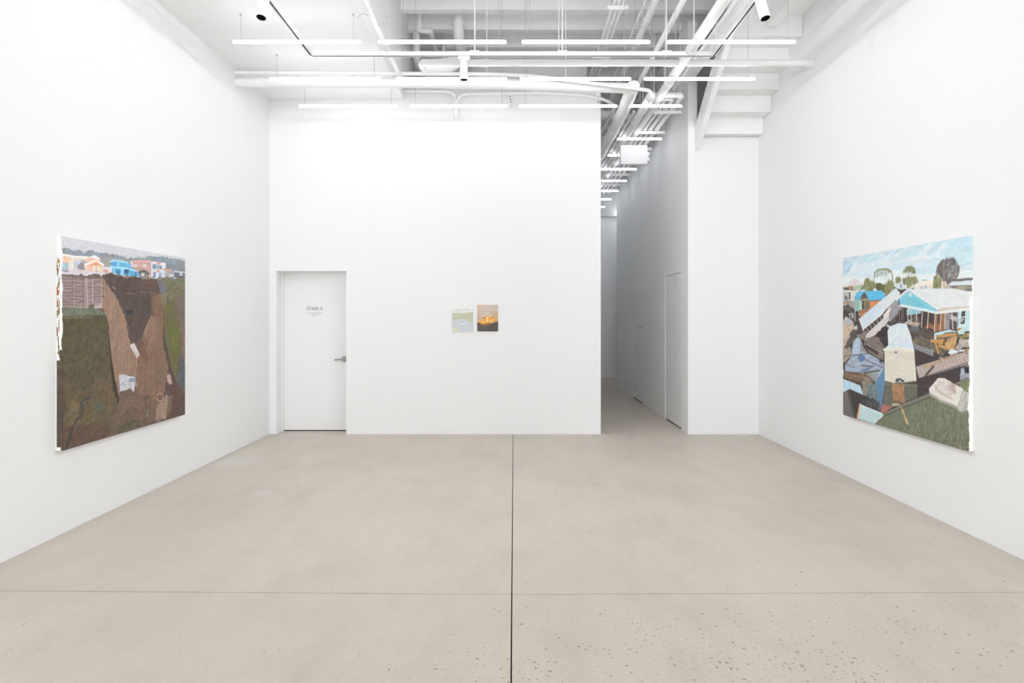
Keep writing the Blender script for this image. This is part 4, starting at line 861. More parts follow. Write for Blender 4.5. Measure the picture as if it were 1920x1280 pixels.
  ('P',[(0.332,1.11),(0.391,1.166),(0.441,1.129),(0.431,1.115),(0.35,1.109)],(98,88,88),0.06,0,0.08,0.02),
  ('P',[(0.357,1.094),(0.397,1.093),(0.397,1.013),(0.357,1.014)],(84,80,78),0.06,0,0.08,0.02),
  ('P',[(0.308,1.091),(0.353,1.09),(0.353,1.003),(0.308,1.003)],(176,200,184),0.05,1.5,0.06,0.008),
  ('P',[(0.409,1.1),(0.498,1.098),(0.498,1.016),(0.409,1.017)],(120,110,92),0.1,1.5,0.08,0.02),
  ('P',[(0.206,1.113),(0.274,1.173),(0.409,1.182),(0.391,1.166),(0.302,1.103)],(96,182,214),0.05,1.2,0.08,0.02),
  ('P',[(0.409,1.167),(0.431,1.175),(0.695,1.174),(0.748,1.116),(0.728,1.093),(0.488,1.091)],(92,182,218),0.05,1.4,0.1,0.012),
  ('P',[(0.32,1.172),(0.342,1.192),(0.438,1.193),(0.409,1.18)],(180,210,224),0.04,0,0.08,0.02),
  ('P',[(0.552,1.194),(0.607,1.192),(0.607,1.174),(0.552,1.176)],(196,216,222),0.03,0,0.08,0.02),
  ('P',[(0.488,1.091),(0.728,1.095),(0.621,1.044),(0.503,1.008)],(206,138,88),0.05,0,0.1,0.008),
  ('L',[(0.488,1.089),(0.731,1.093)],(70,130,160),0.01),
  ('P',[(0.289,0.995),(0.51,1.008),(0.481,0.971),(0.32,0.945)],(150,112,92),0.14,0,0.08,0.02),
  ('L',[(0.297,0.992),(0.32,0.953)],(206,150,118),0.009),
  ('L',[(0.297,0.965),(0.467,0.986)],(200,150,120),0.009),
  ('L',[(0.231,1.027),(0.234,0.91)],(210,206,204),0.01),
  ('P',[(0.781,1.055),(0.956,1.086),(0.999,1.03),(0.907,0.962),(0.832,0.906),(0.781,0.906)],(158,154,162),0.06,0.35,0.14,0.008),
  ('L',[(0.804,1.019),(0.98,1.072)],(132,128,136),0.004),
  ('L',[(0.804,1.002),(0.98,1.055)],(132,128,136),0.004),
  ('L',[(0.804,0.985),(0.98,1.039)],(132,128,136),0.004),
  ('L',[(0.804,0.968),(0.98,1.022)],(132,128,136),0.004),
  ('L',[(0.804,0.951),(0.98,1.006)],(132,128,136),0.004),
  ('L',[(0.804,0.934),(0.98,0.989)],(132,128,136),0.004),
  ('L',[(0.804,0.917),(0.98,0.973)],(132,128,136),0.004),
  ('P',[(0.956,1.086),(1.064,1.022),(1.099,0.961),(0.907,0.934),(0.907,0.962),(0.993,1.017)],(132,124,112),0.12,1.4,0.08,0.02),
  ('P',[(0.379,0.82),(0.722,0.963),(0.806,1.019),(0.806,0.92),(0.728,0.848),(0.438,0.731)],(206,202,196),0.04,0.7,0.12,0.01),
  ('P',[(0.308,0.928),(0.907,1.185),(0.974,1.141),(0.962,1.117),(0.781,1.02),(0.709,0.974),(0.379,0.831)],(208,216,218),0.03,0.7,0.2,0.012),
  ('P',[(0.308,0.928),(0.621,1.062),(0.675,1.021),(0.702,0.974),(0.379,0.831)],(200,214,222),0.03,0.7,0.2,0.012),
  ('L',[(0.46,0.994),(0.517,0.89)],(180,196,212),0.005),
  ('P',[(0.377,0.821),(0.709,0.972),(0.718,0.934),(0.424,0.783)],(72,66,64),0.06,0,0.08,0.02),
  ('L',[(0.435,0.848),(0.476,0.811)],(196,190,184),0.008),
  ('L',[(0.493,0.874),(0.53,0.838)],(196,190,184),0.008),
  ('L',[(0.549,0.9),(0.583,0.864)],(196,190,184),0.008),
  ('L',[(0.605,0.925),(0.635,0.89)],(196,190,184),0.008),
  ('L',[(0.659,0.95),(0.686,0.916)],(196,190,184),0.008),
  ('L',[(0.308,0.928),(0.379,0.828),(0.438,0.738)],(226,226,226),0.012),
  ('P',[(0.722,0.963),(0.832,1.033),(0.832,1.005),(0.768,0.934)],(218,214,206),0.03,0,0.08,0.02),
  ('L',[(0.379,0.828),(0.709,0.972)],(220,220,216),0.006),
  ('P',[(0.58,0.787),(0.728,0.855),(0.781,0.892),(0.907,0.858),(0.806,0.736),(0.621,0.73)],(70,66,64),0.14,0,0.08,0.02),
  ('P',[(0.755,0.891),(0.857,0.857),(0.832,0.843),(0.781,0.856)],(190,188,182),0.06,0,0.08,0.02),
  ('S',[(0.621,0.803),(0.907,0.865),(0.806,0.743)],[(110,108,88),(60,56,54),(150,148,140)],60,0.03,0.008,1),
  ('P',[(0.895,0.934),(1.028,1.03),(1.099,1.022),(1.435,0.979),(1.435,0.834),(1.122,0.868),(0.993,0.893)],(72,64,62),0.08,1.4,0.08,0.02),
  ('P',[(1.093,1.025),(1.261,0.997),(1.256,0.971),(1.11,0.958)],(138,190,206),0.05,0,0.08,0.02),
  ('P',[(1.075,0.921),(1.19,0.961),(1.245,0.928),(1.256,0.896),(1.099,0.881)],(104,90,84),0.12,0,0.08,0.02),
  ('P',[(1.022,0.894),(1.064,0.908),(1.256,0.896),(1.212,0.862)],(178,156,138),0.08,0,0.08,0.02),
  ('P',[(1.081,0.921),(1.133,0.921),(1.133,0.905),(1.081,0.904)],(150,170,182),0.08,0,0.08,0.02),
  ('P',[(1.064,0.999),(1.093,1.025),(1.112,1.015),(1.11,0.961),(1.066,0.958)],(150,200,212),0.05,0,0.08,0.02),
  ('P',[(1.267,0.87),(1.352,0.896),(1.435,0.866),(1.43,0.834)],(142,104,80),0.12,0,0.08,0.02),
  ('P',[(1.435,0.976),(1.555,0.975),(1.555,0.849),(1.435,0.831)],(150,106,76),0.08,1.5,0.1,0.01),
  ('P',[(1.466,0.976),(1.502,0.975),(1.502,0.891),(1.466,0.891)],(84,76,74),0.06,0,0.08,0.02),
  ('P',[(1.555,0.978),(1.608,0.981),(1.603,0.85),(1.55,0.855)],(150,146,152),0.08,0,0.08,0.02),
  ('P',[(1.608,0.983),(1.706,0.988),(1.701,0.846),(1.608,0.856)],(92,82,82),0.08,0,0.08,0.02),
  ('P',[(1.608,0.963),(1.696,0.941),(1.696,0.905),(1.608,0.929)],(178,172,174),0.06,0,0.08,0.02),
  ('L',[(1.506,0.975),(1.498,0.848)],(206,180,160),0.012),
  ('L',[(1.553,0.978),(1.55,0.852)],(200,176,160),0.012),
  ('L',[(1.631,0.981),(1.645,0.857)],(214,206,200),0.01),
  ('L',[(1.701,0.988),(1.696,0.845)],(170,160,162),0.016),
  ('P',[(1.706,0.992),(1.839,1.005),(1.865,0.999),(1.856,0.849),(1.778,0.841),(1.769,0.823),(1.701,0.816),(1.706,0.893)],(184,214,216),0.03,0,0.1,0.008),
  ('P',[(1.742,0.987),(1.782,0.989),(1.773,0.893),(1.728,0.892)],(84,76,78),0.08,0,0.08,0.02),
  ('L',[(1.74,0.941),(1.776,0.944)],(216,220,220),0.008),
  ('P',[(1.737,0.935),(1.769,0.929),(1.733,0.9)],(186,182,184),0.05,0,0.08,0.02),
  ('L',[(1.787,0.991),(1.778,0.888),(1.724,0.885)],(208,226,226),0.012),
  ('P',[(0.92,1.087),(1.099,1.163),(1.466,0.995),(1.445,0.974),(1.299,0.996),(0.968,1.041)],(128,196,210),0.04,-0.25,0.14,0.01),
  ('L',[(0.98,1.072),(1.363,1.008)],(106,176,194),0.004),
  ('L',[(0.997,1.082),(1.321,1.026)],(106,176,194),0.004),
  ('L',[(1.014,1.093),(1.278,1.045)],(106,176,194),0.004),
  ('L',[(1.031,1.103),(1.234,1.064)],(106,176,194),0.004),
  ('L',[(1.047,1.114),(1.19,1.084)],(106,176,194),0.004),
  ('L',[(1.064,1.124),(1.144,1.104)],(106,176,194),0.004),
  ('P',[(1.081,1.169),(1.659,1.149),(1.804,1.123),(1.874,1.108),(1.874,1.005),(1.466,0.995)],(216,220,219),0.02,-0.5,0.2,0.02),
  ('P',[(1.466,1.01),(1.874,1.022),(1.874,1.002),(1.466,0.99)],(206,196,184),0.03,0,0.2,0.01),
  ('L',[(1.45,0.976),(1.706,0.99),(1.839,1.002)],(220,224,222),0.022),
  ('L',[(0.913,1.084),(1.093,1.163),(1.466,1.004)],(190,198,204),0.02),
  ('L',[(0.907,1.089),(1.087,1.169),(1.476,1.001)],(228,230,230),0.012),
  ('L',[(0.962,1.041),(1.31,0.996),(1.45,0.974)],(214,226,228),0.02),
  ('P',[(1.101,1.136),(1.115,1.14),(1.131,1.132),(1.131,1.11),(1.115,1.103),(1.099,1.113)],(216,222,224),0.02,0,0.08,0.02),
  ('L',[(1.115,1.132),(1.115,1.115)],(180,190,200),0.006),
  ('L',[(1.085,1.026),(1.081,0.904)],(206,194,182),0.011),
  ('L',[(1.129,1.019),(1.126,0.895)],(206,194,182),0.011),
  ('L',[(1.201,1.01),(1.199,0.881)],(206,194,182),0.011),
  ('L',[(1.278,0.999),(1.265,0.865)],(206,194,182),0.011),
  ('L',[(1.354,0.989),(1.34,0.85)],(206,194,182),0.011),
  ('L',[(1.437,0.977),(1.427,0.833)],(206,194,182),0.011),
  ('L',[(0.882,1.018),(0.879,0.899)],(150,142,134),0.006),
  ('L',[(0.962,1.017),(0.959,0.9)],(150,142,134),0.006),
  ('L',[(0.995,1.017),(0.991,0.9)],(150,142,134),0.006),
  ('L',[(1.019,1.016),(1.015,0.9)],(150,142,134),0.006),
  ('P',[(0.956,1.086),(0.971,1.038),(0.954,1.041),(0.942,1.08)],(84,74,76),0.05,0,0.08,0.02),
  ('P',[(1.081,0.856),(1.255,0.859),(1.425,0.831),(1.425,0.773),(1.216,0.799),(1.097,0.819)],(96,84,80),0.12,-0.4,0.08,0.02),
  ('P',[(1.122,0.869),(1.239,0.859),(1.238,0.826),(1.118,0.825)],(104,108,114),0.1,0,0.08,0.02),
  ('P',[(1.138,0.755),(1.201,0.803),(1.382,0.767),(1.468,0.722),(1.578,0.692),(1.523,0.651),(1.425,0.685),(1.146,0.741)],(104,98,88),0.18,-0.5,0.05,0.02),
  ('P',[(1.154,0.755),(1.193,0.773),(1.224,0.764),(1.209,0.743),(1.165,0.742)],(168,140,92),0.1,0,0.08,0.02),
  ('S',[(1.146,0.755),(1.201,0.798),(1.425,0.756),(1.578,0.692),(1.523,0.655),(1.232,0.73)],[(130,124,100),(84,78,78),(116,108,88),(72,66,72),(150,140,110)],220,0.035,0.008,-0.5),
  ('P',[(1.142,0.738),(1.418,0.689),(1.411,0.644),(1.165,0.691)],(146,146,150),0.06,1.5,0.06,0.008),
  ('L',[(1.161,0.732),(1.165,0.691)],(112,112,116),0.006),
  ('L',[(1.184,0.728),(1.187,0.687)],(112,112,116),0.006),
  ('L',[(1.205,0.725),(1.208,0.683)],(112,112,116),0.006),
  ('L',[(1.227,0.721),(1.229,0.68)],(112,112,116),0.006),
  ('L',[(1.249,0.717),(1.249,0.676)],(112,112,116),0.006),
  ('L',[(1.27,0.714),(1.27,0.673)],(112,112,116),0.006),
  ('L',[(1.291,0.71),(1.29,0.669)],(112,112,116),0.006),
  ('L',[(1.312,0.706),(1.311,0.666)],(112,112,116),0.006),
  ('L',[(1.333,0.703),(1.331,0.662)],(112,112,116),0.006),
  ('L',[(1.354,0.699),(1.351,0.659)],(112,112,116),0.006),
  ('L',[(1.374,0.696),(1.371,0.655)],(112,112,116),0.006),
  ('L',[(1.395,0.692),(1.39,0.652)],(112,112,116),0.006),
  ('P',[(1.165,0.691),(1.414,0.644),(1.482,0.635),(1.33,0.586),(1.181,0.576)],(74,66,66),0.08,0,0.08,0.02),
  ('P',[(1.429,0.822),(1.605,0.851),(1.69,0.838),(1.644,0.827),(1.544,0.82),(1.453,0.796),(1.45,0.77),(1.423,0.769)],(190,222,228),0.03,0,0.08,0.02),
  ('P',[(1.453,0.796),(1.544,0.822),(1.544,0.773),(1.453,0.77)],(112,106,116),0.06,0,0.08,0.02),
  ('P',[(1.544,0.825),(1.644,0.837),(1.696,0.828),(1.644,0.793),(1.551,0.769)],(106,94,96),0.08,0,0.08,0.02),
  ('P',[(1.696,0.87),(1.766,0.872),(1.703,0.826),(1.69,0.841)],(206,226,228),0.03,0,0.08,0.02),
  ('P',[(1.69,0.861),(1.754,0.868),(1.696,0.836)],(186,140,92),0.08,0,0.08,0.02),
  ('P',[(1.709,0.816),(1.816,0.835),(1.822,0.794),(1.709,0.791)],(142,136,92),0.12,0,0.08,0.02),
  ('P',[(1.551,0.738),(1.625,0.801),(1.709,0.807),(1.683,0.748),(1.625,0.707),(1.564,0.722)],(188,152,104),0.1,1.0,0.1,0.01),
  ('S',[(1.558,0.739),(1.631,0.801),(1.706,0.805),(1.625,0.712)],[(206,172,124),(164,128,84),(214,182,136)],80,0.07,0.008,1.0),
  ('P',[(1.677,0.748),(1.728,0.787),(1.809,0.796),(1.816,0.753),(1.722,0.708),(1.671,0.714)],(176,164,154),0.12,0.5,0.08,0.02),
  ('S',[(1.677,0.748),(1.809,0.794),(1.809,0.753),(1.722,0.708)],[(204,194,186),(144,132,124)],80,0.05,0.006,0.6),
  ('L',[(1.389,0.761),(1.537,0.77)],(190,146,92),0.022),
  ('L',[(1.389,0.763),(1.523,0.75)],(190,146,92),0.022),
  ('L',[(1.436,0.76),(1.473,0.678)],(190,146,92),0.022),
  ('L',[(1.482,0.731),(1.611,0.707)],(190,146,92),0.022),
  ('L',[(1.453,0.796),(1.671,0.819)],(190,146,92),0.022),
  ('P',[(1.585,0.68),(1.625,0.714),(1.722,0.695),(1.631,0.667)],(216,224,228),0.03,0,0.08,0.02),
  ('P',[(1.703,0.703),(1.772,0.716),(1.779,0.702),(1.728,0.696)],(220,226,228),0.03,0,0.08,0.02),
  ('P',[(1.772,0.71),(1.816,0.729),(1.828,0.664),(1.779,0.69)],(148,142,98),0.12,0,0.08,0.02),
  ('P',[(1.19,0.55),(1.777,0.697),(1.868,0.648),(1.848,0.64),(1.231,0.464)],(180,166,160),0.05,1.2,0.08,0.008),
  ('L',[(1.199,0.548),(1.238,0.468)],(158,144,140),0.004),
  ('L',[(1.222,0.554),(1.261,0.474)],(196,182,176),0.004),
  ('L',[(1.245,0.559),(1.284,0.481)],(158,144,140),0.004),
  ('L',[(1.268,0.565),(1.306,0.487)],(196,182,176),0.004),
  ('L',[(1.29,0.571),(1.329,0.494)],(158,144,140),0.004),
  ('L',[(1.312,0.576),(1.351,0.5)],(196,182,176),0.004),
  ('L',[(1.334,0.582),(1.374,0.506)],(158,144,140),0.004),
  ('L',[(1.356,0.587),(1.396,0.512)],(196,182,176),0.004),
  ('L',[(1.378,0.593),(1.417,0.519)],(158,144,140),0.004),
  ('L',[(1.399,0.598),(1.439,0.525)],(196,182,176),0.004),
  ('L',[(1.421,0.603),(1.46,0.531)],(158,144,140),0.004),
  ('L',[(1.442,0.609),(1.482,0.537)],(196,182,176),0.004),
  ('L',[(1.463,0.614),(1.503,0.543)],(158,144,140),0.004),
  ('L',[(1.484,0.619),(1.524,0.549)],(196,182,176),0.004),
  ('L',[(1.504,0.624),(1.544,0.555)],(158,144,140),0.004),
  ('L',[(1.525,0.629),(1.565,0.56)],(196,182,176),0.004),
  ('L',[(1.545,0.634),(1.585,0.566)],(158,144,140),0.004),
  ('L',[(1.565,0.639),(1.606,0.572)],(196,182,176),0.004),
  ('L',[(1.585,0.644),(1.626,0.577)],(158,144,140),0.004),
  ('L',[(1.605,0.649),(1.646,0.583)],(196,182,176),0.004),
  ('L',[(1.624,0.654),(1.665,0.589)],(158,144,140),0.004),
  ('L',[(1.644,0.659),(1.685,0.594)],(196,182,176),0.004),
  ('L',[(1.663,0.664),(1.704,0.6)],(158,144,140),0.004),
  ('L',[(1.682,0.669),(1.724,0.605)],(196,182,176),0.004),
  ('L',[(1.702,0.674),(1.743,0.611)],(158,144,140),0.004),
  ('L',[(1.72,0.678),(1.762,0.616)],(196,182,176),0.004),
  ('L',[(1.739,0.683),(1.781,0.621)],(158,144,140),0.004),
  ('L',[(1.758,0.688),(1.799,0.627)],(196,182,176),0.004),
  ('L',[(1.776,0.692),(1.818,0.632)],(158,144,140),0.004),
  ('L',[(1.795,0.697),(1.836,0.637)],(196,182,176),0.004),
  ('P',[(1.269,0.559),(1.367,0.584),(1.508,0.619),(1.53,0.606),(1.367,0.559),(1.294,0.542)],(166,146,118),0.14,0,0.08,0.02),
  ('P',[(1.438,0.622),(1.641,0.676),(1.767,0.693),(1.586,0.638)],(170,152,128),0.12,0,0.08,0.02),
  ('L',[(1.256,0.464),(1.53,0.538),(1.848,0.63)],(150,140,138),0.012),
  ('L',[(1.415,0.568),(1.312,0.488)],(94,84,80),0.022),
  ('P',[(1.206,0.456),(1.53,0.538),(1.726,0.592),(1.72,0.488),(1.367,0.36),(1.199,0.311)],(72,64,64),0.06,0,0.08,0.02),
  ('P',[(1.726,0.592),(1.828,0.616),(1.848,0.554),(1.726,0.509)],(92,88,98),0.1,0,0.08,0.02),
  ('P',[(1.72,0.536),(1.777,0.555),(1.868,0.542),(1.726,0.492)],(150,156,168),0.08,0,0.08,0.02),
  ('P',[(1.731,0.578),(1.767,0.581),(1.767,0.534),(1.731,0.53)],(160,172,184),0.08,0,0.08,0.02),
  ('P',[(1.777,0.589),(1.868,0.598),(1.868,0.555),(1.777,0.548)],(48,50,58),0.05,0,0.08,0.02),
  ('P',[(1.757,0.604),(1.868,0.635),(1.868,0.598),(1.828,0.594)],(140,134,92),0.12,0,0.08,0.02),
  ('P',[(0.002,0.811),(0.223,0.824),(0.187,0.761),(0.077,0.694),(0.002,0.635)],(186,168,148),0.05,0,0.08,0.02),
  ('P',[(0.003,0.909),(0.061,0.95),(0.212,0.879),(0.22,0.801),(0.036,0.709),(-0.013,0.707)],(196,176,156),0.05,0,0.1,0.008),
  ('P',[(0.007,0.901),(0.066,0.95),(0.205,0.895),(0.101,0.858)],(190,188,190),0.04,0.9,0.08,0.008),
  ('L',[(0.028,0.911),(0.118,0.866)],(150,150,160),0.006),
  ('L',[(0.051,0.918),(0.138,0.874)],(150,150,160),0.006),
  ('L',[(0.074,0.926),(0.159,0.881)],(150,150,160),0.006),
  ('L',[(0.097,0.933),(0.18,0.888)],(150,150,160),0.006),
  ('L',[(0.119,0.94),(0.2,0.895)],(150,150,160),0.006),
  ('L',[(-0.013,0.885),(0.098,0.854),(0.15,0.753)],(130,112,100),0.005),
  ('L',[(0.098,0.854),(0.22,0.887)],(150,130,116),0.005),
  ('L',[(0.02,0.709),(0.212,0.832)],(140,120,108),0.005),
  ('L',[(0.069,0.71),(0.22,0.809)],(140,120,108),0.005),
  ('P',[(0.002,0.635),(0.096,0.676),(0.169,0.643),(0.151,0.579),(0.04,0.508),(0.002,0.515)],(164,150,134),0.08,0.7,0.1,0.01),
  ('P',[(0.169,0.814),(0.285,0.834),(0.241,0.753),(0.077,0.639),(0.058,0.665)],(92,86,84),0.1,0,0.08,0.02),
  ('P',[(0.22,0.856),(0.274,0.868),(0.274,0.83),(0.22,0.825)],(186,190,194),0.06,0,0.08,0.02),
  ('P',[(0.169,0.607),(0.196,0.716),(0.259,0.754),(0.346,0.765),(0.38,0.714),(0.329,0.641),(0.481,0.614),(0.594,0.587),(0.718,0.553),(0.741,0.497),(0.656,0.432),(0.594,0.367),(0.481,0.391),(0.346,0.432),(0.04,0.425),(0.04,0.48),(0.133,0.55)],(158,172,190),0.06,0.4,0.12,0.02),
  ('P',[(0.187,0.608),(0.214,0.699),(0.285,0.746),(0.337,0.721),(0.32,0.632),(0.259,0.603)],(176,192,212),0.04,0,0.08,0.02),
  ('P',[(0.329,0.721),(0.397,0.662),(0.481,0.606),(0.329,0.641)],(146,138,134),0.08,0,0.08,0.02),
  ('S',[(0.169,0.598),(0.481,0.606),(0.718,0.544),(0.625,0.421),(0.346,0.44),(0.058,0.445)],[(170,184,200),(148,160,180),(160,176,194),(138,150,168),(180,190,202)],220,0.09,0.012,0.25),
  ('P',[(0.285,0.582),(0.346,0.603),(0.414,0.585),(0.406,0.549),(0.337,0.529),(0.294,0.551)],(98,122,160),0.08,0,0.08,0.02),
  ('P',[(0.294,0.436),(0.431,0.486),(0.562,0.508),(0.481,0.468),(0.346,0.427)],(112,142,176),0.08,0,0.08,0.02),
  ('P',[(0.594,0.384),(0.656,0.432),(0.733,0.504),(0.748,0.497),(0.741,0.381),(0.703,0.212),(0.656,0.123),(0.594,0.232),(0.578,0.315)],(100,134,164),0.08,1.4,0.12,0.02),
  ('P',[(0.431,0.438),(0.625,0.463),(0.625,0.387),(0.53,0.378)],(150,154,158),0.08,0,0.08,0.02),
  ('P',[(0.259,0.781),(0.346,0.792),(0.397,0.749),(0.311,0.738)],(128,122,110),0.16,0,0.08,0.02),
  ('L',[(0.011,0.563),(0.497,0.619)],(110,98,92),0.008),
  ('L',[(0.406,0.558),(0.733,0.504)],(110,102,100),0.009),
  ('L',[(0.346,0.498),(0.562,0.507)],(110,104,106),0.012),
  ('L',[(0.397,0.436),(0.653,0.48)],(96,92,94),0.016),
  ('L',[(0.363,0.442),(0.546,0.507)],(130,116,106),0.009),
  ('L',[(0.03,0.503),(0.223,0.471)],(120,108,98),0.009),
  ('L',[(0.656,0.557),(0.736,0.57)],(62,60,62),0.016),
  ('L',[(0.675,0.583),(0.684,0.538)],(62,60,62),0.012),
  ('P',[(0.38,0.819),(0.447,0.811),(0.414,0.706),(0.641,0.644),(0.718,0.643),(0.718,0.577),(0.656,0.582),(0.481,0.631),(0.337,0.721),(0.346,0.765)],(132,122,116),0.08,-0.5,0.08,0.02),
  ('P',[(0.346,0.752),(0.406,0.723),(0.397,0.675),(0.355,0.713)],(70,62,60),0.06,0,0.08,0.02),
  ('P',[(0.424,0.708),(0.649,0.652),(0.625,0.607),(0.406,0.671)],(72,64,62),0.06,0,0.08,0.02),
  ('L',[(0.457,0.7),(0.438,0.662)],(126,116,110),0.005),
  ('L',[(0.49,0.692),(0.469,0.653)],(126,116,110),0.005),
  ('L',[(0.523,0.684),(0.5,0.643)],(126,116,110),0.005),
  ('L',[(0.555,0.676),(0.531,0.634)],(126,116,110),0.005),
  ('L',[(0.587,0.668),(0.562,0.625)],(126,116,110),0.005),
  ('L',[(0.619,0.66),(0.592,0.617)],(126,116,110),0.005),
  ('P',[(0.431,0.768),(0.594,0.789),(0.733,0.735),(0.748,0.645),(0.656,0.657),(0.431,0.716)],(124,114,108),0.1,-0.5,0.12,0.008),
  ('L',[(0.414,0.706),(0.718,0.631)],(176,168,160),0.008),
  ('P',[(0.414,0.767),(0.513,0.821),(0.656,0.832),(0.594,0.789),(0.481,0.756)],(206,200,192),0.04,0.7,0.08,0.02),
  ('P',[(0.578,0.772),(0.641,0.824),(0.793,0.859),(0.793,0.704),(0.733,0.685),(0.641,0.757)],(66,60,60),0.1,0,0.08,0.02),
  ('P',[(0.03,0.424),(0.187,0.419),(0.431,0.43),(0.594,0.384),(0.497,0.341),(0.346,0.344),(0.021,0.354)],(120,100,84),0.2,-0.2,0.06,0.012),
  ('S',[(0.03,0.42),(0.431,0.43),(0.578,0.374),(0.259,0.353),(0.04,0.361)],[(166,124,90),(96,82,72),(144,112,88),(186,150,120),(84,72,66)],160,0.07,0.008,-0.3),
  ('P',[(0.346,0.344),(0.431,0.404),(0.513,0.394),(0.505,0.308),(0.447,0.224),(0.38,0.207)],(142,132,118),0.14,1.3,0.05,0.015),
  ('P',[(0.431,0.335),(0.594,0.376),(0.625,0.286),(0.594,0.207),(0.497,0.204)],(112,132,136),0.14,0,0.08,0.02),
  ('S',[(0.431,0.335),(0.594,0.367),(0.641,0.205),(0.481,0.15),(0.346,0.177)],[(128,146,146),(84,92,94),(150,152,138),(70,72,72)],160,0.04,0.007,1.2),
  ('P',[(0.259,0.175),(0.431,0.231),(0.594,0.216),(0.672,0.2),(0.664,0.124),(0.346,0.133)],(70,68,70),0.12,0,0.08,0.02),
  ('S',[(0.311,0.182),(0.656,0.206),(0.656,0.131)],[(110,116,120),(56,56,58),(150,154,156)],70,0.04,0.006,1),
  ('P',[(0.002,0.348),(0.329,0.316),(0.377,0.235),(0.133,0.264),(0.002,0.218)],(184,212,228),0.03,-0.3,0.12,0.012),
  ('P',[(0.002,0.218),(0.129,0.261),(0.241,-0.001),(0.002,-0.004)],(110,104,104),0.07,1.2,0.1,0.01),
  ('P',[(0.129,0.261),(0.367,0.236),(0.285,0.09),(0.241,0.002)],(70,64,64),0.1,0,0.08,0.02),
  ('L',[(0.129,0.323),(0.133,0.262)],(150,180,200),0.005),
  ('L',[(0.223,0.332),(0.227,0.279)],(206,180,166),0.012),
  ('P',[(0.077,0.245),(0.133,0.262),(0.245,0.002),(0.205,0.003)],(84,78,78),0.06,0,0.08,0.02),
  ('P',[(0.32,0.14),(0.725,0.108),(0.725,0.095),(0.578,0.002),(0.268,0.006)],(188,212,214),0.03,0.3,0.1,0.02),
  ('L',[(0.325,0.139),(0.277,0.007)],(216,176,122),0.026),
  ('L',[(0.322,0.14),(0.73,0.107)],(214,224,224),0.01),
  ('P',[(0.718,0.198),(0.741,0.398),(0.837,0.387),(1.206,0.411),(1.206,0.312),(1.034,0.253),(0.895,0.196)],(118,116,106),0.06,0.0,0.1,0.01),
  ('L',[(0.727,0.351),(1.206,0.384)],(92,90,82),0.006),
  ('L',[(0.727,0.337),(1.206,0.371)],(92,90,82),0.006),
  ('L',[(0.727,0.323),(1.206,0.358)],(92,90,82),0.006),
  ('L',[(0.727,0.309),(1.206,0.345)],(92,90,82),0.006),
  ('L',[(0.727,0.295),(1.206,0.333)],(92,90,82),0.006),
  ('L',[(0.727,0.281),(1.206,0.32)],(92,90,82),0.006),
  ('L',[(0.727,0.267),(1.206,0.307)],(92,90,82),0.006),
  ('L',[(0.727,0.253),(1.206,0.294)],(92,90,82),0.006),
  ('L',[(0.727,0.239),(1.206,0.281)],(92,90,82),0.006),
  ('L',[(0.727,0.225),(1.206,0.268)],(92,90,82),0.006),
  ('L',[(0.727,0.211),(1.206,0.255)],(92,90,82),0.006),
  ('L',[(0.727,0.197),(1.206,0.242)],(92,90,82),0.006),
  ('L',[(0.727,0.183),(1.206,0.23)],(92,90,82),0.006),
  ('P',[(0.672,0.117),(0.695,0.195),(0.866,0.192),(0.748,0.127)],(168,112,100),0.08,1.4,0.05,0.008),
  ('P',[(0.844,0.213),(0.895,0.228),(1.021,0.236),(0.951,0.211),(0.859,0.195)],(176,172,146),0.06,0,0.08,0.02),
  ('P',[(0.849,0.388),(1.021,0.4),(1.041,0.25),(0.979,0.227),(0.866,0.228)],(164,124,92),0.1,1.5,0.05,0.01),
  ('S',[(0.852,0.376),(1.021,0.392),(1.037,0.253),(0.873,0.233)],[(186,144,106),(140,100,74),(170,130,96),(118,88,68),(200,164,128)],170,0.03,0.007,1.5),
  ('P',[(0.866,0.248),(1.041,0.262),(0.979,0.224),(0.873,0.227)],(110,90,76),0.1,0,0.08,0.02),
  ('P',[(0.703,0.105),(1.021,0.236),(1.367,0.36),(1.415,0.358),(1.684,0.471),(1.868,0.542),(1.868,0.522),(1.367,0.331),(1.007,0.203),(0.733,0.092)],(126,124,114),0.05,0.3,0.2,0.01),
  ('P',[(0.562,-0.0),(0.733,0.096),(1.007,0.203),(1.367,0.331),(1.684,0.451),(1.868,0.522),(1.887,-0.006),(1.53,-0.027)],(116,122,100),0.1,1.4,0.06,0.015),
  ('S',[(0.594,0.006),(0.733,0.092),(1.367,0.327),(1.694,0.293),(1.848,0.287),(1.868,0.01),(1.53,-0.006)],[(126,132,108),(104,110,90),(136,140,116),(94,100,82),(114,122,104),(146,148,126),(122,116,98),(108,118,100)],1500,0.045,0.009,1.4),
  ('S',[(1.034,0.003),(1.848,0.18),(1.848,0.013),(1.53,-0.013)],[(84,86,70),(150,152,132),(98,94,78),(134,128,108)],240,0.05,0.009,1.3),
  ('S',[(1.694,0.452),(1.868,0.515),(1.868,0.422),(1.777,0.426)],[(126,132,100),(104,110,84),(140,144,112)],120,0.04,0.008,1.4),
  ('L',[(0.986,0.2),(1.088,0.08)],(206,166,110),0.016),
  ('L',[(1.0,0.202),(1.064,0.082)],(224,190,140),0.008),
  ('L',[(0.718,0.089),(1.007,0.2),(1.367,0.329)],(84,82,72),0.008),
  ('P',[(1.361,0.396),(1.415,0.438),(1.473,0.487),(1.553,0.491),(1.651,0.461),(1.757,0.437),(1.699,0.304),(1.694,0.286),(1.508,0.312),(1.367,0.353)],(220,216,208),0.03,0,0.08,0.02),
  ('P',[(1.361,0.367),(1.508,0.329),(1.699,0.304),(1.694,0.286),(1.508,0.308),(1.373,0.346)],(168,160,152),0.04,0,0.08,0.02),
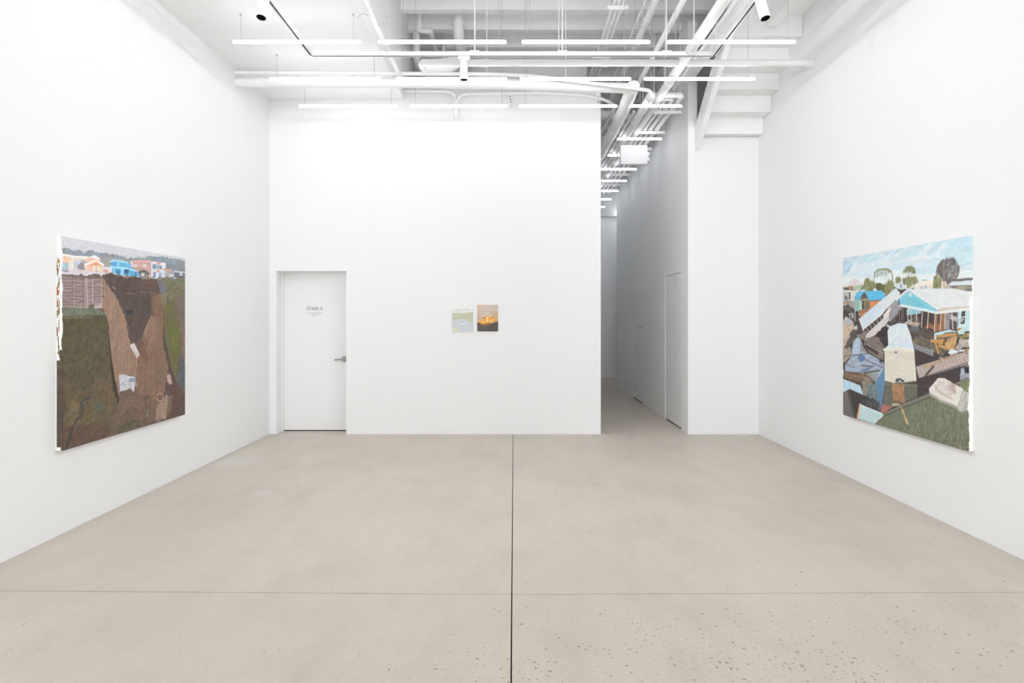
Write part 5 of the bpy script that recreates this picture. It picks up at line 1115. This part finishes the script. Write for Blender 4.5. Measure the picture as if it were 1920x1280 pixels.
  ('P',[(1.432,0.433),(1.473,0.469),(1.541,0.479),(1.63,0.463),(1.675,0.429),(1.668,0.373),(1.635,0.352),(1.508,0.376),(1.444,0.398)],(206,200,194),0.1,0.6,0.04,0.02),
  ('P',[(1.586,0.448),(1.63,0.459),(1.673,0.429),(1.668,0.387),(1.608,0.408)],(178,162,160),0.1,0,0.08,0.02),
  ('L',[(1.436,0.426),(1.45,0.397),(1.513,0.373),(1.635,0.351)],(186,176,160),0.012),
  ('S',[(1.45,0.435),(1.541,0.472),(1.619,0.451),(1.641,0.363),(1.485,0.388)],[(226,222,216),(196,188,182),(214,208,204)],90,0.04,0.008,0.6),
  ('P',[(1.757,0.429),(1.798,0.415),(1.843,0.299),(1.715,0.265),(1.694,0.286)],(188,188,182),0.06,1.3,0.1,0.01),
  ('S',[(1.757,0.424),(1.793,0.414),(1.838,0.299),(1.71,0.268)],[(164,160,158),(206,206,202),(148,142,142)],60,0.09,0.006,1.25),
  ('P',[(0.733,0.669),(0.965,0.695),(1.167,0.678),(1.199,0.436),(1.034,0.405),(0.852,0.392),(0.741,0.398)],(220,216,202),0.03,0,0.14,0.01),
  ('L',[(0.736,0.648),(0.951,0.654),(1.175,0.66)],(198,194,180),0.005),
  ('L',[(0.736,0.633),(0.951,0.639),(1.175,0.647)],(198,194,180),0.005),
  ('L',[(0.736,0.617),(0.951,0.624),(1.175,0.633)],(198,194,180),0.005),
  ('L',[(0.736,0.602),(0.951,0.61),(1.175,0.619)],(198,194,180),0.005),
  ('L',[(0.736,0.586),(0.951,0.595),(1.175,0.606)],(198,194,180),0.005),
  ('L',[(0.736,0.57),(0.951,0.58),(1.175,0.592)],(198,194,180),0.005),
  ('L',[(0.736,0.555),(0.951,0.566),(1.175,0.578)],(198,194,180),0.005),
  ('L',[(0.736,0.539),(0.951,0.551),(1.175,0.564)],(198,194,180),0.005),
  ('L',[(0.736,0.523),(0.951,0.536),(1.175,0.551)],(198,194,180),0.005),
  ('L',[(0.736,0.508),(0.951,0.522),(1.175,0.537)],(198,194,180),0.005),
  ('L',[(0.736,0.492),(0.951,0.507),(1.175,0.523)],(198,194,180),0.005),
  ('L',[(0.736,0.476),(0.951,0.492),(1.175,0.51)],(198,194,180),0.005),
  ('L',[(0.736,0.461),(0.951,0.478),(1.175,0.496)],(198,194,180),0.005),
  ('L',[(0.736,0.445),(0.951,0.463),(1.175,0.482)],(198,194,180),0.005),
  ('L',[(0.736,0.429),(0.951,0.448),(1.175,0.468)],(198,194,180),0.005),
  ('L',[(0.736,0.414),(0.951,0.434),(1.175,0.455)],(198,194,180),0.005),
  ('L',[(0.736,0.398),(0.951,0.419),(1.175,0.441)],(198,194,180),0.005),
  ('P',[(0.785,0.826),(0.815,0.864),(0.951,0.893),(1.061,0.89),(1.128,0.787),(1.167,0.675),(0.965,0.695),(0.718,0.66),(0.793,0.704)],(206,220,228),0.03,1.4,0.14,0.012),
  ('P',[(0.781,0.828),(0.895,0.861),(1.075,0.86),(1.127,0.751),(1.133,0.741),(0.793,0.729)],(212,222,226),0.03,1.4,0.12,0.012),
  ('L',[(0.718,0.662),(0.837,0.678),(0.965,0.697),(1.088,0.681),(1.167,0.675)],(226,226,218),0.012),
  ('L',[(0.837,0.706),(0.951,0.782),(0.979,0.696)],(176,196,212),0.006),
  ('L',[(0.965,0.697),(0.916,0.59)],(178,190,204),0.005),
  ('P',[(0.889,0.658),(0.926,0.66),(0.926,0.642),(0.889,0.64)],(112,116,124),0.08,0,0.08,0.02),
  ('P',[(0.889,0.42),(1.021,0.439),(1.034,0.425),(1.007,0.403),(0.902,0.393)],(88,88,84),0.12,0,0.08,0.02),
  ('L',[(1.021,0.404),(1.193,0.432)],(92,92,74),0.014),
  ('P',[(0.951,0.417),(0.979,0.424),(0.979,0.412),(0.951,0.408)],(206,206,196),0.03,0,0.08,0.02),
]
ART_BIRD = [
  ('P',[(0,0),(0.28,0),(0.28,0.37),(0,0.37)],(208,211,210),0.03,0,0.06,0.01),
  ('P',[(-0.0089,0.3591),(0.2839,0.3591),(0.2839,0.2924),(-0.0089,0.2924)],(222,224,223),0.015,0,0.08,0.02),
  ('P',[(-0.0089,0.2969),(0.0887,0.2791),(0.1774,0.288),(0.2839,0.2791),(0.2839,0.2436),(-0.0089,0.2436)],(218,218,212),0.03,0,0.08,0.02),
  ('P',[(0.0004,0.268),(0.0031,0.2902),(0.0111,0.2884),(0.0129,0.268)],(186,190,190),0.06,0,0.08,0.02),
  ('P',[(0.0492,0.2769),(0.0519,0.2991),(0.0599,0.2973),(0.0617,0.2769)],(186,190,190),0.06,0,0.08,0.02),
  ('P',[(0.0692,0.2836),(0.0719,0.3058),(0.0798,0.304),(0.0816,0.2836)],(186,190,190),0.06,0,0.08,0.02),
  ('P',[(0.1668,0.288),(0.1694,0.3102),(0.1774,0.3084),(0.1792,0.288)],(186,190,190),0.06,0,0.08,0.02),
  ('P',[(0.1956,0.2724),(0.1983,0.2947),(0.2063,0.2929),(0.208,0.2724)],(186,190,190),0.06,0,0.08,0.02),
  ('P',[(0.1978,0.288),(0.2005,0.3102),(0.2085,0.3084),(0.2102,0.288)],(186,190,190),0.06,0,0.08,0.02),
  ('P',[(-0.0089,0.2436),(0.0532,0.2502),(0.1153,0.2436),(0.1774,0.2502),(0.2484,0.2613),(0.2839,0.2613),(0.2839,0.1191),(0.2306,0.128),(0.1774,0.1636),(0.1153,0.1724),(0.0577,0.1591),(-0.0089,0.1547)],(186,188,164),0.08,0.3,0.02,0.006),
  ('S',[(-0.0044,0.2436),(0.1331,0.2458),(0.2794,0.2591),(0.2794,0.1324),(0.2218,0.1369),(0.1153,0.1724),(-0.0044,0.1591)],[(198,198,172),(170,172,142),(180,180,154),(206,204,186),(164,160,140)],200,0.014,0.004,1.0),
  ('P',[(-0.0089,0.1547),(0.0577,0.1591),(0.1153,0.1716),(0.1774,0.1627),(0.2306,0.128),(0.2839,0.1147),(0.2839,-0.0053),(-0.0089,-0.0053)],(194,201,205),0.04,0.2,0.05,0.01),
  ('S',[(-0.0044,0.1502),(0.1153,0.168),(0.2306,0.1258),(0.2794,0.1102),(0.2794,0.0036),(-0.0044,0.0036)],[(186,194,200),(200,206,208),(206,208,198),(182,188,196),(204,204,192)],120,0.03,0.006,0.1),
  ('P',[(0.0,0.0391),(0.0532,0.0613),(0.0887,0.0258),(0.0798,-0.0009),(0.0,-0.0009)],(204,206,188),0.04,0,0.08,0.02),
  ('P',[(0.0843,0.1369),(0.1065,0.128),(0.1331,0.1324),(0.173,0.1191),(0.1685,0.1036),(0.1286,0.1013),(0.0976,0.1213)],(222,228,234),0.03,0,0.08,0.02),
  ('L',[(0.102,0.1258),(0.1419,0.1213),(0.1685,0.1102)],(128,142,160),0.006),
  ('L',[(0.1286,0.1324),(0.1508,0.128)],(150,160,176),0.004),
]
ART_FIRE = [
  ('P',[(0,0),(0.28,0),(0.28,0.36),(0,0.36)],(196,184,172),0.04,0.8,0.05,0.02),
  ('P',[(-0.0067,0.3511),(0.1101,0.3511),(0.164,0.2271),(0.0652,0.1829),(-0.0067,0.1474)],(202,184,164),0.05,0.8,0.05,0.02),
  ('P',[(0.1191,0.329),(0.173,0.3201),(0.1775,0.2449),(0.1371,0.2227),(0.1056,0.2626)],(196,188,182),0.04,0,0.08,0.02),
  ('P',[(0.173,0.2537),(0.2269,0.2714),(0.2853,0.2449),(0.2853,0.1474),(0.2,0.1829)],(192,160,130),0.06,0.8,0.08,0.02),
  ('P',[(-0.0067,0.2404),(0.0652,0.2227),(0.0741,0.1829),(0.0337,0.1386),(-0.0067,0.1297)],(196,164,148),0.05,0,0.08,0.02),
  ('S',[(-0.0022,0.3467),(0.2719,0.3467),(0.2719,0.2006),(0.155,0.2006),(0.0022,0.1474)],[(204,188,170),(190,176,166),(198,176,152),(186,180,176)],160,0.03,0.01,0.9),
  ('P',[(-0.0067,0.1253),(0.0562,0.112),(0.1101,0.0943),(0.191,0.1076),(0.2853,0.1386),(0.2853,-0.012),(-0.0067,-0.012)],(88,82,78),0.06,0.3,0.05,0.01),
  ('P',[(-0.0067,0.0943),(0.0652,0.081),(0.1011,0.0633),(0.0876,-0.012),(-0.0067,-0.012)],(94,86,82),0.06,0,0.08,0.02),
  ('P',[(0.0022,0.1253),(0.0562,0.1474),(0.0786,0.1696),(0.0876,0.1873),(0.1371,0.205),(0.2,0.1917),(0.2269,0.174),(0.2674,0.1607),(0.2629,0.1342),(0.2,0.1164),(0.1326,0.1032),(0.0652,0.0855),(0.0292,0.112)],(218,160,84),0.1,1.2,0.03,0.008),
  ('S',[(0.0067,0.1253),(0.0786,0.1652),(0.1371,0.2028),(0.2,0.1895),(0.2629,0.1563),(0.2,0.1209),(0.0696,0.0899)],[(240,190,96),(226,150,66),(200,124,60),(248,214,140),(176,104,60),(234,176,84)],130,0.022,0.006,1.2),
  ('P',[(0.1281,0.1829),(0.1438,0.1873),(0.1483,0.1297),(0.1281,0.1253)],(252,226,170),0.04,0,0.08,0.02),
  ('P',[(0.1775,0.1563),(0.1887,0.1607),(0.191,0.1253),(0.1797,0.1253)],(248,216,150),0.04,0,0.08,0.02),
  ('P',[(0.0741,0.1829),(0.1056,0.1917),(0.0876,0.1652)],(150,96,70),0.06,0,0.08,0.02),
  ('P',[(0.2,0.1895),(0.2314,0.1829),(0.2179,0.174)],(140,92,66),0.06,0,0.08,0.02),
  ('P',[(0.0562,0.0899),(0.155,0.1076),(0.191,0.1032),(0.1326,0.0677),(0.0876,0.0633)],(120,92,70),0.1,0,0.08,0.02),
  ('L',[(-0.0067,0.1187),(0.0292,0.112),(0.0652,0.0987)],(170,104,66),0.006),
  ('L',[(0.1191,0.0589),(0.164,0.0855),(0.2,0.1032)],(120,104,96),0.004),
  ('L',[(0.0202,0.1253),(0.1011,0.1253)],(244,196,84),0.008),
]

def srgb2lin(a): return np.where(a <= 0.04045, a / 12.92, ((a + 0.055) / 1.055) ** 2.4)

def value_noise(X, Y, rng):
    ix = np.floor(X).astype(int); iy = np.floor(Y).astype(int)
    ix -= ix.min(); iy -= iy.min()
    tab = rng.random((iy.max() + 2, ix.max() + 2)) * 2 - 1
    fx = X - np.floor(X); fy = Y - np.floor(Y); fx = fx * fx * (3 - 2 * fx); fy = fy * fy * (3 - 2 * fy)
    return (tab[iy, ix] * (1 - fx) + tab[iy, ix + 1] * fx) * (1 - fy) + (tab[iy + 1, ix] * (1 - fx) + tab[iy + 1, ix + 1] * fx) * fy

def paint_picture(w, h, res, ops, seed):
    """returns an (rows, cols, 3) sRGB array, row 0 at the bottom, res points per metre"""
    rng = np.random.default_rng(seed)
    W = int(round(w * res)) + 1; H = int(round(h * res)) + 1
    img = np.zeros((H, W, 3)); img[:] = (200, 200, 200)
    def window(pts, pad=0):
        xs = [p[0] * res for p in pts]; ys = [p[1] * res for p in pts]
        return max(0, int(min(xs) - pad)), min(W, int(max(xs) + pad) + 2), max(0, int(min(ys) - pad)), min(H, int(max(ys) + pad) + 2)
    def inside(pts, X, Y):
        m = np.zeros(X.shape, bool); n = len(pts)
        for i in range(n):
            x0, y0 = pts[i]; x1, y1 = pts[(i + 1) % n]
            if y0 == y1: continue
            c = ((y0 <= Y) != (y1 <= Y)) & (X < (x1 - x0) * (Y - y0) / (y1 - y0) + x0)
            m ^= c
        return m
    def seg(p, q, wd, col, alpha=1.0):
        x0, x1, y0, y1 = window([p, q], wd * res + 1)
        if x1 <= x0 or y1 <= y0: return
        Y, X = np.mgrid[y0:y1, x0:x1] / res
        dx, dy = q[0] - p[0], q[1] - p[1]; L2 = dx * dx + dy * dy + 1e-9
        t = np.clip(((X - p[0]) * dx + (Y - p[1]) * dy) / L2, 0, 1)
        dd = np.hypot(X - p[0] - t * dx, Y - p[1] - t * dy)
        a = np.clip((wd / 2 - dd) * res + .5, 0, 1)[..., None] * alpha
        img[y0:y1, x0:x1] = img[y0:y1, x0:x1] * (1 - a) + np.array(col, float) * a
    for op in ops:
        if op[0] == 'P':
            _, pts, col, amp, ang, lx, ly = op
            x0, x1, y0, y1 = window(pts)
            if x1 <= x0 or y1 <= y0: continue
            Y, X = np.mgrid[y0:y1, x0:x1] / res
            X0_, Y0_ = X, Y
            if amp >= .085 and w > 1:                      # earth, foliage and rubble get broken, uneven outlines
                X = X + .014 * value_noise(X / .05, Y / .05, rng) + .008 * value_noise(X / .018, Y / .018, rng)
                Y = Y + .014 * value_noise(X / .05, Y / .05, rng) + .008 * value_noise(X / .018, Y / .018, rng)
            m = inside(pts, X + .25 / res, Y + .15 / res).astype(float)
            m = (m + inside(pts, X - .25 / res, Y - .15 / res) + inside(pts, X + .15 / res, Y - .25 / res) + inside(pts, X - .15 / res, Y + .25 / res)) / 4
            X, Y = X0_, Y0_
            ca, sa = math.cos(ang), math.sin(ang)
            U = X * ca + Y * sa; V = -X * sa + Y * ca
            k = min(1.0, w)
            nz = value_noise(U / (lx * k), V / (ly * k), rng) * .6 + value_noise(U / (lx * k * .4), V / (ly * k * .4), rng) * .4
            hue = value_noise(X / (.09 * k), Y / (.09 * k), rng) * amp * .35
            cc = np.array(col, float) * (1 + amp * nz[..., None])
            cc[..., 0] *= 1 + hue; cc[..., 2] *= 1 - hue
            img[y0:y1, x0:x1] = img[y0:y1, x0:x1] * (1 - m[..., None]) + cc * m[..., None]
        elif op[0] == 'L':
            _, pts, col, wd = op
            for i in range(len(pts) - 1): seg(pts[i], pts[i + 1], wd, col)
        else:
            _, pts, cols, n, ln, wd, ang = op
            xs = [p[0] for p in pts]; ys = [p[1] for p in pts]
            got = 0; tries = 0
            while got < n and tries < 6:
                tries += 1
                X = rng.uniform(max(0, min(xs)), min(w, max(xs)), n * 2); Y = rng.uniform(max(0, min(ys)), min(h, max(ys)), n * 2)
                ok = inside(pts, X, Y)
                for x, y in zip(X[ok], Y[ok]):
                    if got >= n: break
                    a = ang + rng.normal(0, .20); l = ln * rng.uniform(.4, 1.1) / 2
                    c = np.array(cols[int(rng.integers(len(cols)))]) * rng.uniform(.95, 1.05)
                    seg((x - l * math.cos(a), y - l * math.sin(a)), (x + l * math.cos(a), y + l * math.sin(a)), wd * rng.uniform(.35, .8), c, rng.uniform(.3, .8))
                    got += 1
    # brush grain and canvas tooth over the whole picture
    Y, X = np.mgrid[0:H, 0:W] / res; k = min(1.0, w)
    grain = value_noise(X / (.016 * k), Y / (.016 * k), rng) * .5 + value_noise(X / (.007 * k), Y / (.007 * k), rng) * .5
    swirl = value_noise((X + .03 * np.sin(Y * 17)) / (.05 * k), (Y + .03 * np.sin(X * 13)) / (.012 * k), rng)
    lum = img.mean(-1, keepdims=True) / 255
    img = img * (1 + (.10 * grain + .07 * swirl)[..., None] * (1.1 - lum))
    return np.clip(img, 0, 255)

def canvas_mat(name, weave):
    m, nt, b = new_mat(name)
    at = nt.nodes.new('ShaderNodeVertexColor'); at.layer_name = 'paint'
    tc = nt.nodes.new('ShaderNodeTexCoord')
    n = nt.nodes.new('ShaderNodeTexNoise'); n.inputs['Scale'].default_value = weave; n.inputs['Detail'].default_value = 3
    nt.links.new(tc.outputs['Object'], n.inputs['Vector'])
    bp = nt.nodes.new('ShaderNodeBump'); bp.inputs['Strength'].default_value = .12; bp.inputs['Distance'].default_value = .002
    nt.links.new(n.outputs['Fac'], bp.inputs['Height']); nt.links.new(bp.outputs['Normal'], b.inputs['Normal'])
    nt.links.new(at.outputs['Color'], b.inputs['Base Color'])
    b.inputs['Roughness'].default_value = .6; b.inputs['Specular IOR Level'].default_value = .2
    return m
OILS = canvas_mat('oil_paint_on_canvas', 160)

def grid_mesh(name, img, p00, du, dv):
    """img rows along dv, columns along du"""
    H, W, _ = img.shape
    s = np.linspace(0, 1, W); t = np.linspace(0, 1, H)
    p00, du, dv = np.array(p00), np.array(du), np.array(dv)
    V = p00 + s[None, :, None] * du + t[:, None, None] * dv
    idx = np.arange(H * W).reshape(H, W)
    q = np.stack([idx[:-1, :-1], idx[:-1, 1:], idx[1:, 1:], idx[1:, :-1]], -1).reshape(-1, 4)
    me = bpy.data.meshes.new(name)
    me.vertices.add(H * W); me.vertices.foreach_set('co', V.reshape(-1).astype(np.float32))
    me.loops.add(q.size); me.loops.foreach_set('vertex_index', q.reshape(-1).astype(np.int32))
    me.polygons.add(len(q)); me.polygons.foreach_set('loop_start', np.arange(0, q.size, 4, dtype=np.int32))
    ca = me.color_attributes.new('paint', 'FLOAT_COLOR', 'POINT')
    rgba = np.ones((H * W, 4), np.float32); rgba[:, :3] = srgb2lin(img.reshape(-1, 3) / 255.0) * PAINT_GAIN
    ca.data.foreach_set('color', rgba.reshape(-1))
    me.update(calc_edges=True); me.validate()
    return me
PAINT_GAIN = 1.15

def down2(a):
    H, W = a.shape[0] // 2 * 2, a.shape[1] // 2 * 2
    a = a[:H, :W]; return (a[0::2, 0::2] + a[1::2, 0::2] + a[0::2, 1::2] + a[1::2, 1::2]) / 4

def side_strip(img_edge, white_fn, seed, cols=14):
    """colours of the turned canvas edge; column 0 touches the picture, last column the wall"""
    H = img_edge.shape[0]; rng = np.random.default_rng(seed)
    out = np.zeros((H, cols, 3)); rag = np.cumsum(rng.normal(0, .35, H)); rag -= np.convolve(rag, np.ones(41) / 41, 'same')
    for j in range(H):
        k = white_fn(j / (H - 1)) * cols + rag[j]
        for i in range(cols):
            out[j, i] = img_edge[j] * (.97) if i < k else (236, 236, 231)
    return out

# large canvas on the left wall
W1, H1 = 1.787, 1.505
im = down2(paint_picture(W1, H1, 480, ART_CLIFF, 3))
t = thing('painting', 'large canvas painting of houses above a collapsed brown cliff, on the left wall', 'painting', (XL, 5.69, .605))
FXL = XL + .054
def wmesh(me, parent): me.transform(Matrix.Translation(-Vector(parent.location))); return me
obj('picture', wmesh(grid_mesh('picture', im, (FXL, 4.794, .605), (0, W1, 0), (0, 0, H1)), t), OILS, t)
def wl(v):
    if v < .015: return .3
    if v < .42: return 1.3
    if v < .47: return .55
    return .12 + .10 * math.sin(v * 40)
edge = side_strip(im[:, 0], wl, 11)
rngs = np.random.default_rng(5)
for _ in range(60):                                   # stray smears of paint along the tacking edge
    j = int(rngs.uniform(.45, .9) * edge.shape[0]); n = int(rngs.uniform(3, 16)); i = int(rngs.integers(7, 14))
    edge[j:j + n, i:i + int(rngs.integers(1, 4))] = ((120, 112, 78), (150, 120, 70), (96, 84, 62), (176, 90, 70), (140, 140, 110))[int(rngs.integers(5))]
obj('canvas_edge', wmesh(grid_mesh('canvas_edge', edge[:, ::-1], (XL + .010, 4.794, .605), (.044, 0, 0), (0, 0, H1)), t), OILS, t)
part('stretcher', MB().box(XL, FXL - .0005, 4.7945, 4.794 + W1, .6055, .605 + H1 - .0005), CANVASW, t)

W2, H2 = 1.80, 1.511
im = down2(paint_picture(W2, H2, 480, ART_FLOOD, 4))
FXR = XR - .052; YN = 6.6 - W2
t = thing('painting', 'large canvas painting of flood-wrecked houses under a pale blue sky, on the right wall', 'painting', (XR, 5.7, .600))
obj('picture', wmesh(grid_mesh('picture', im, (FXR, 6.6, .600), (0, -W2, 0), (0, 0, H2)), t), OILS, t)
def wr(v):
    if v > .80: return 1.4
    if v > .72: return .8
    if v > .55: return .45
    return .30 + .14 * math.sin(v * 23) * math.sin(v * 7)
obj('canvas_edge', wmesh(grid_mesh('canvas_edge', side_strip(im[:, -1], wr, 12), (FXR, YN, .600), (.042, 0, 0), (0, 0, H2)), t), OILS, t)
part('stretcher', MB().box(FXR + .0005, XR, YN + .0005, 6.6, .6005, .600 + H2 - .0005), CANVASW, t)

def small_canvas(label, x0, z0, w, h, ops, seed, thick):
    im = paint_picture(w, h, 520, ops, seed)
    t = thing('painting', label, 'painting', (x0 + w / 2, YB, z0), 'small canvases on the back wall')
    obj('picture', wmesh(grid_mesh('picture', im, (x0, YB - thick, z0), (w, 0, 0), (0, 0, h)), t), OILS, t)
    part('stretcher', MB().box(x0, x0 + w, YB - thick + .0005, YB, z0, z0 + h), CANVASW, t)
small_canvas('small pale canvas of a grey pond and reeds on the back wall, beside the flames', -.796, 1.350, .275, .36, ART_BIRD, 6, .022)
small_canvas('small dark canvas of orange flames on the back wall', -.465, 1.357, .275, .352, ART_FIRE, 8, .022)
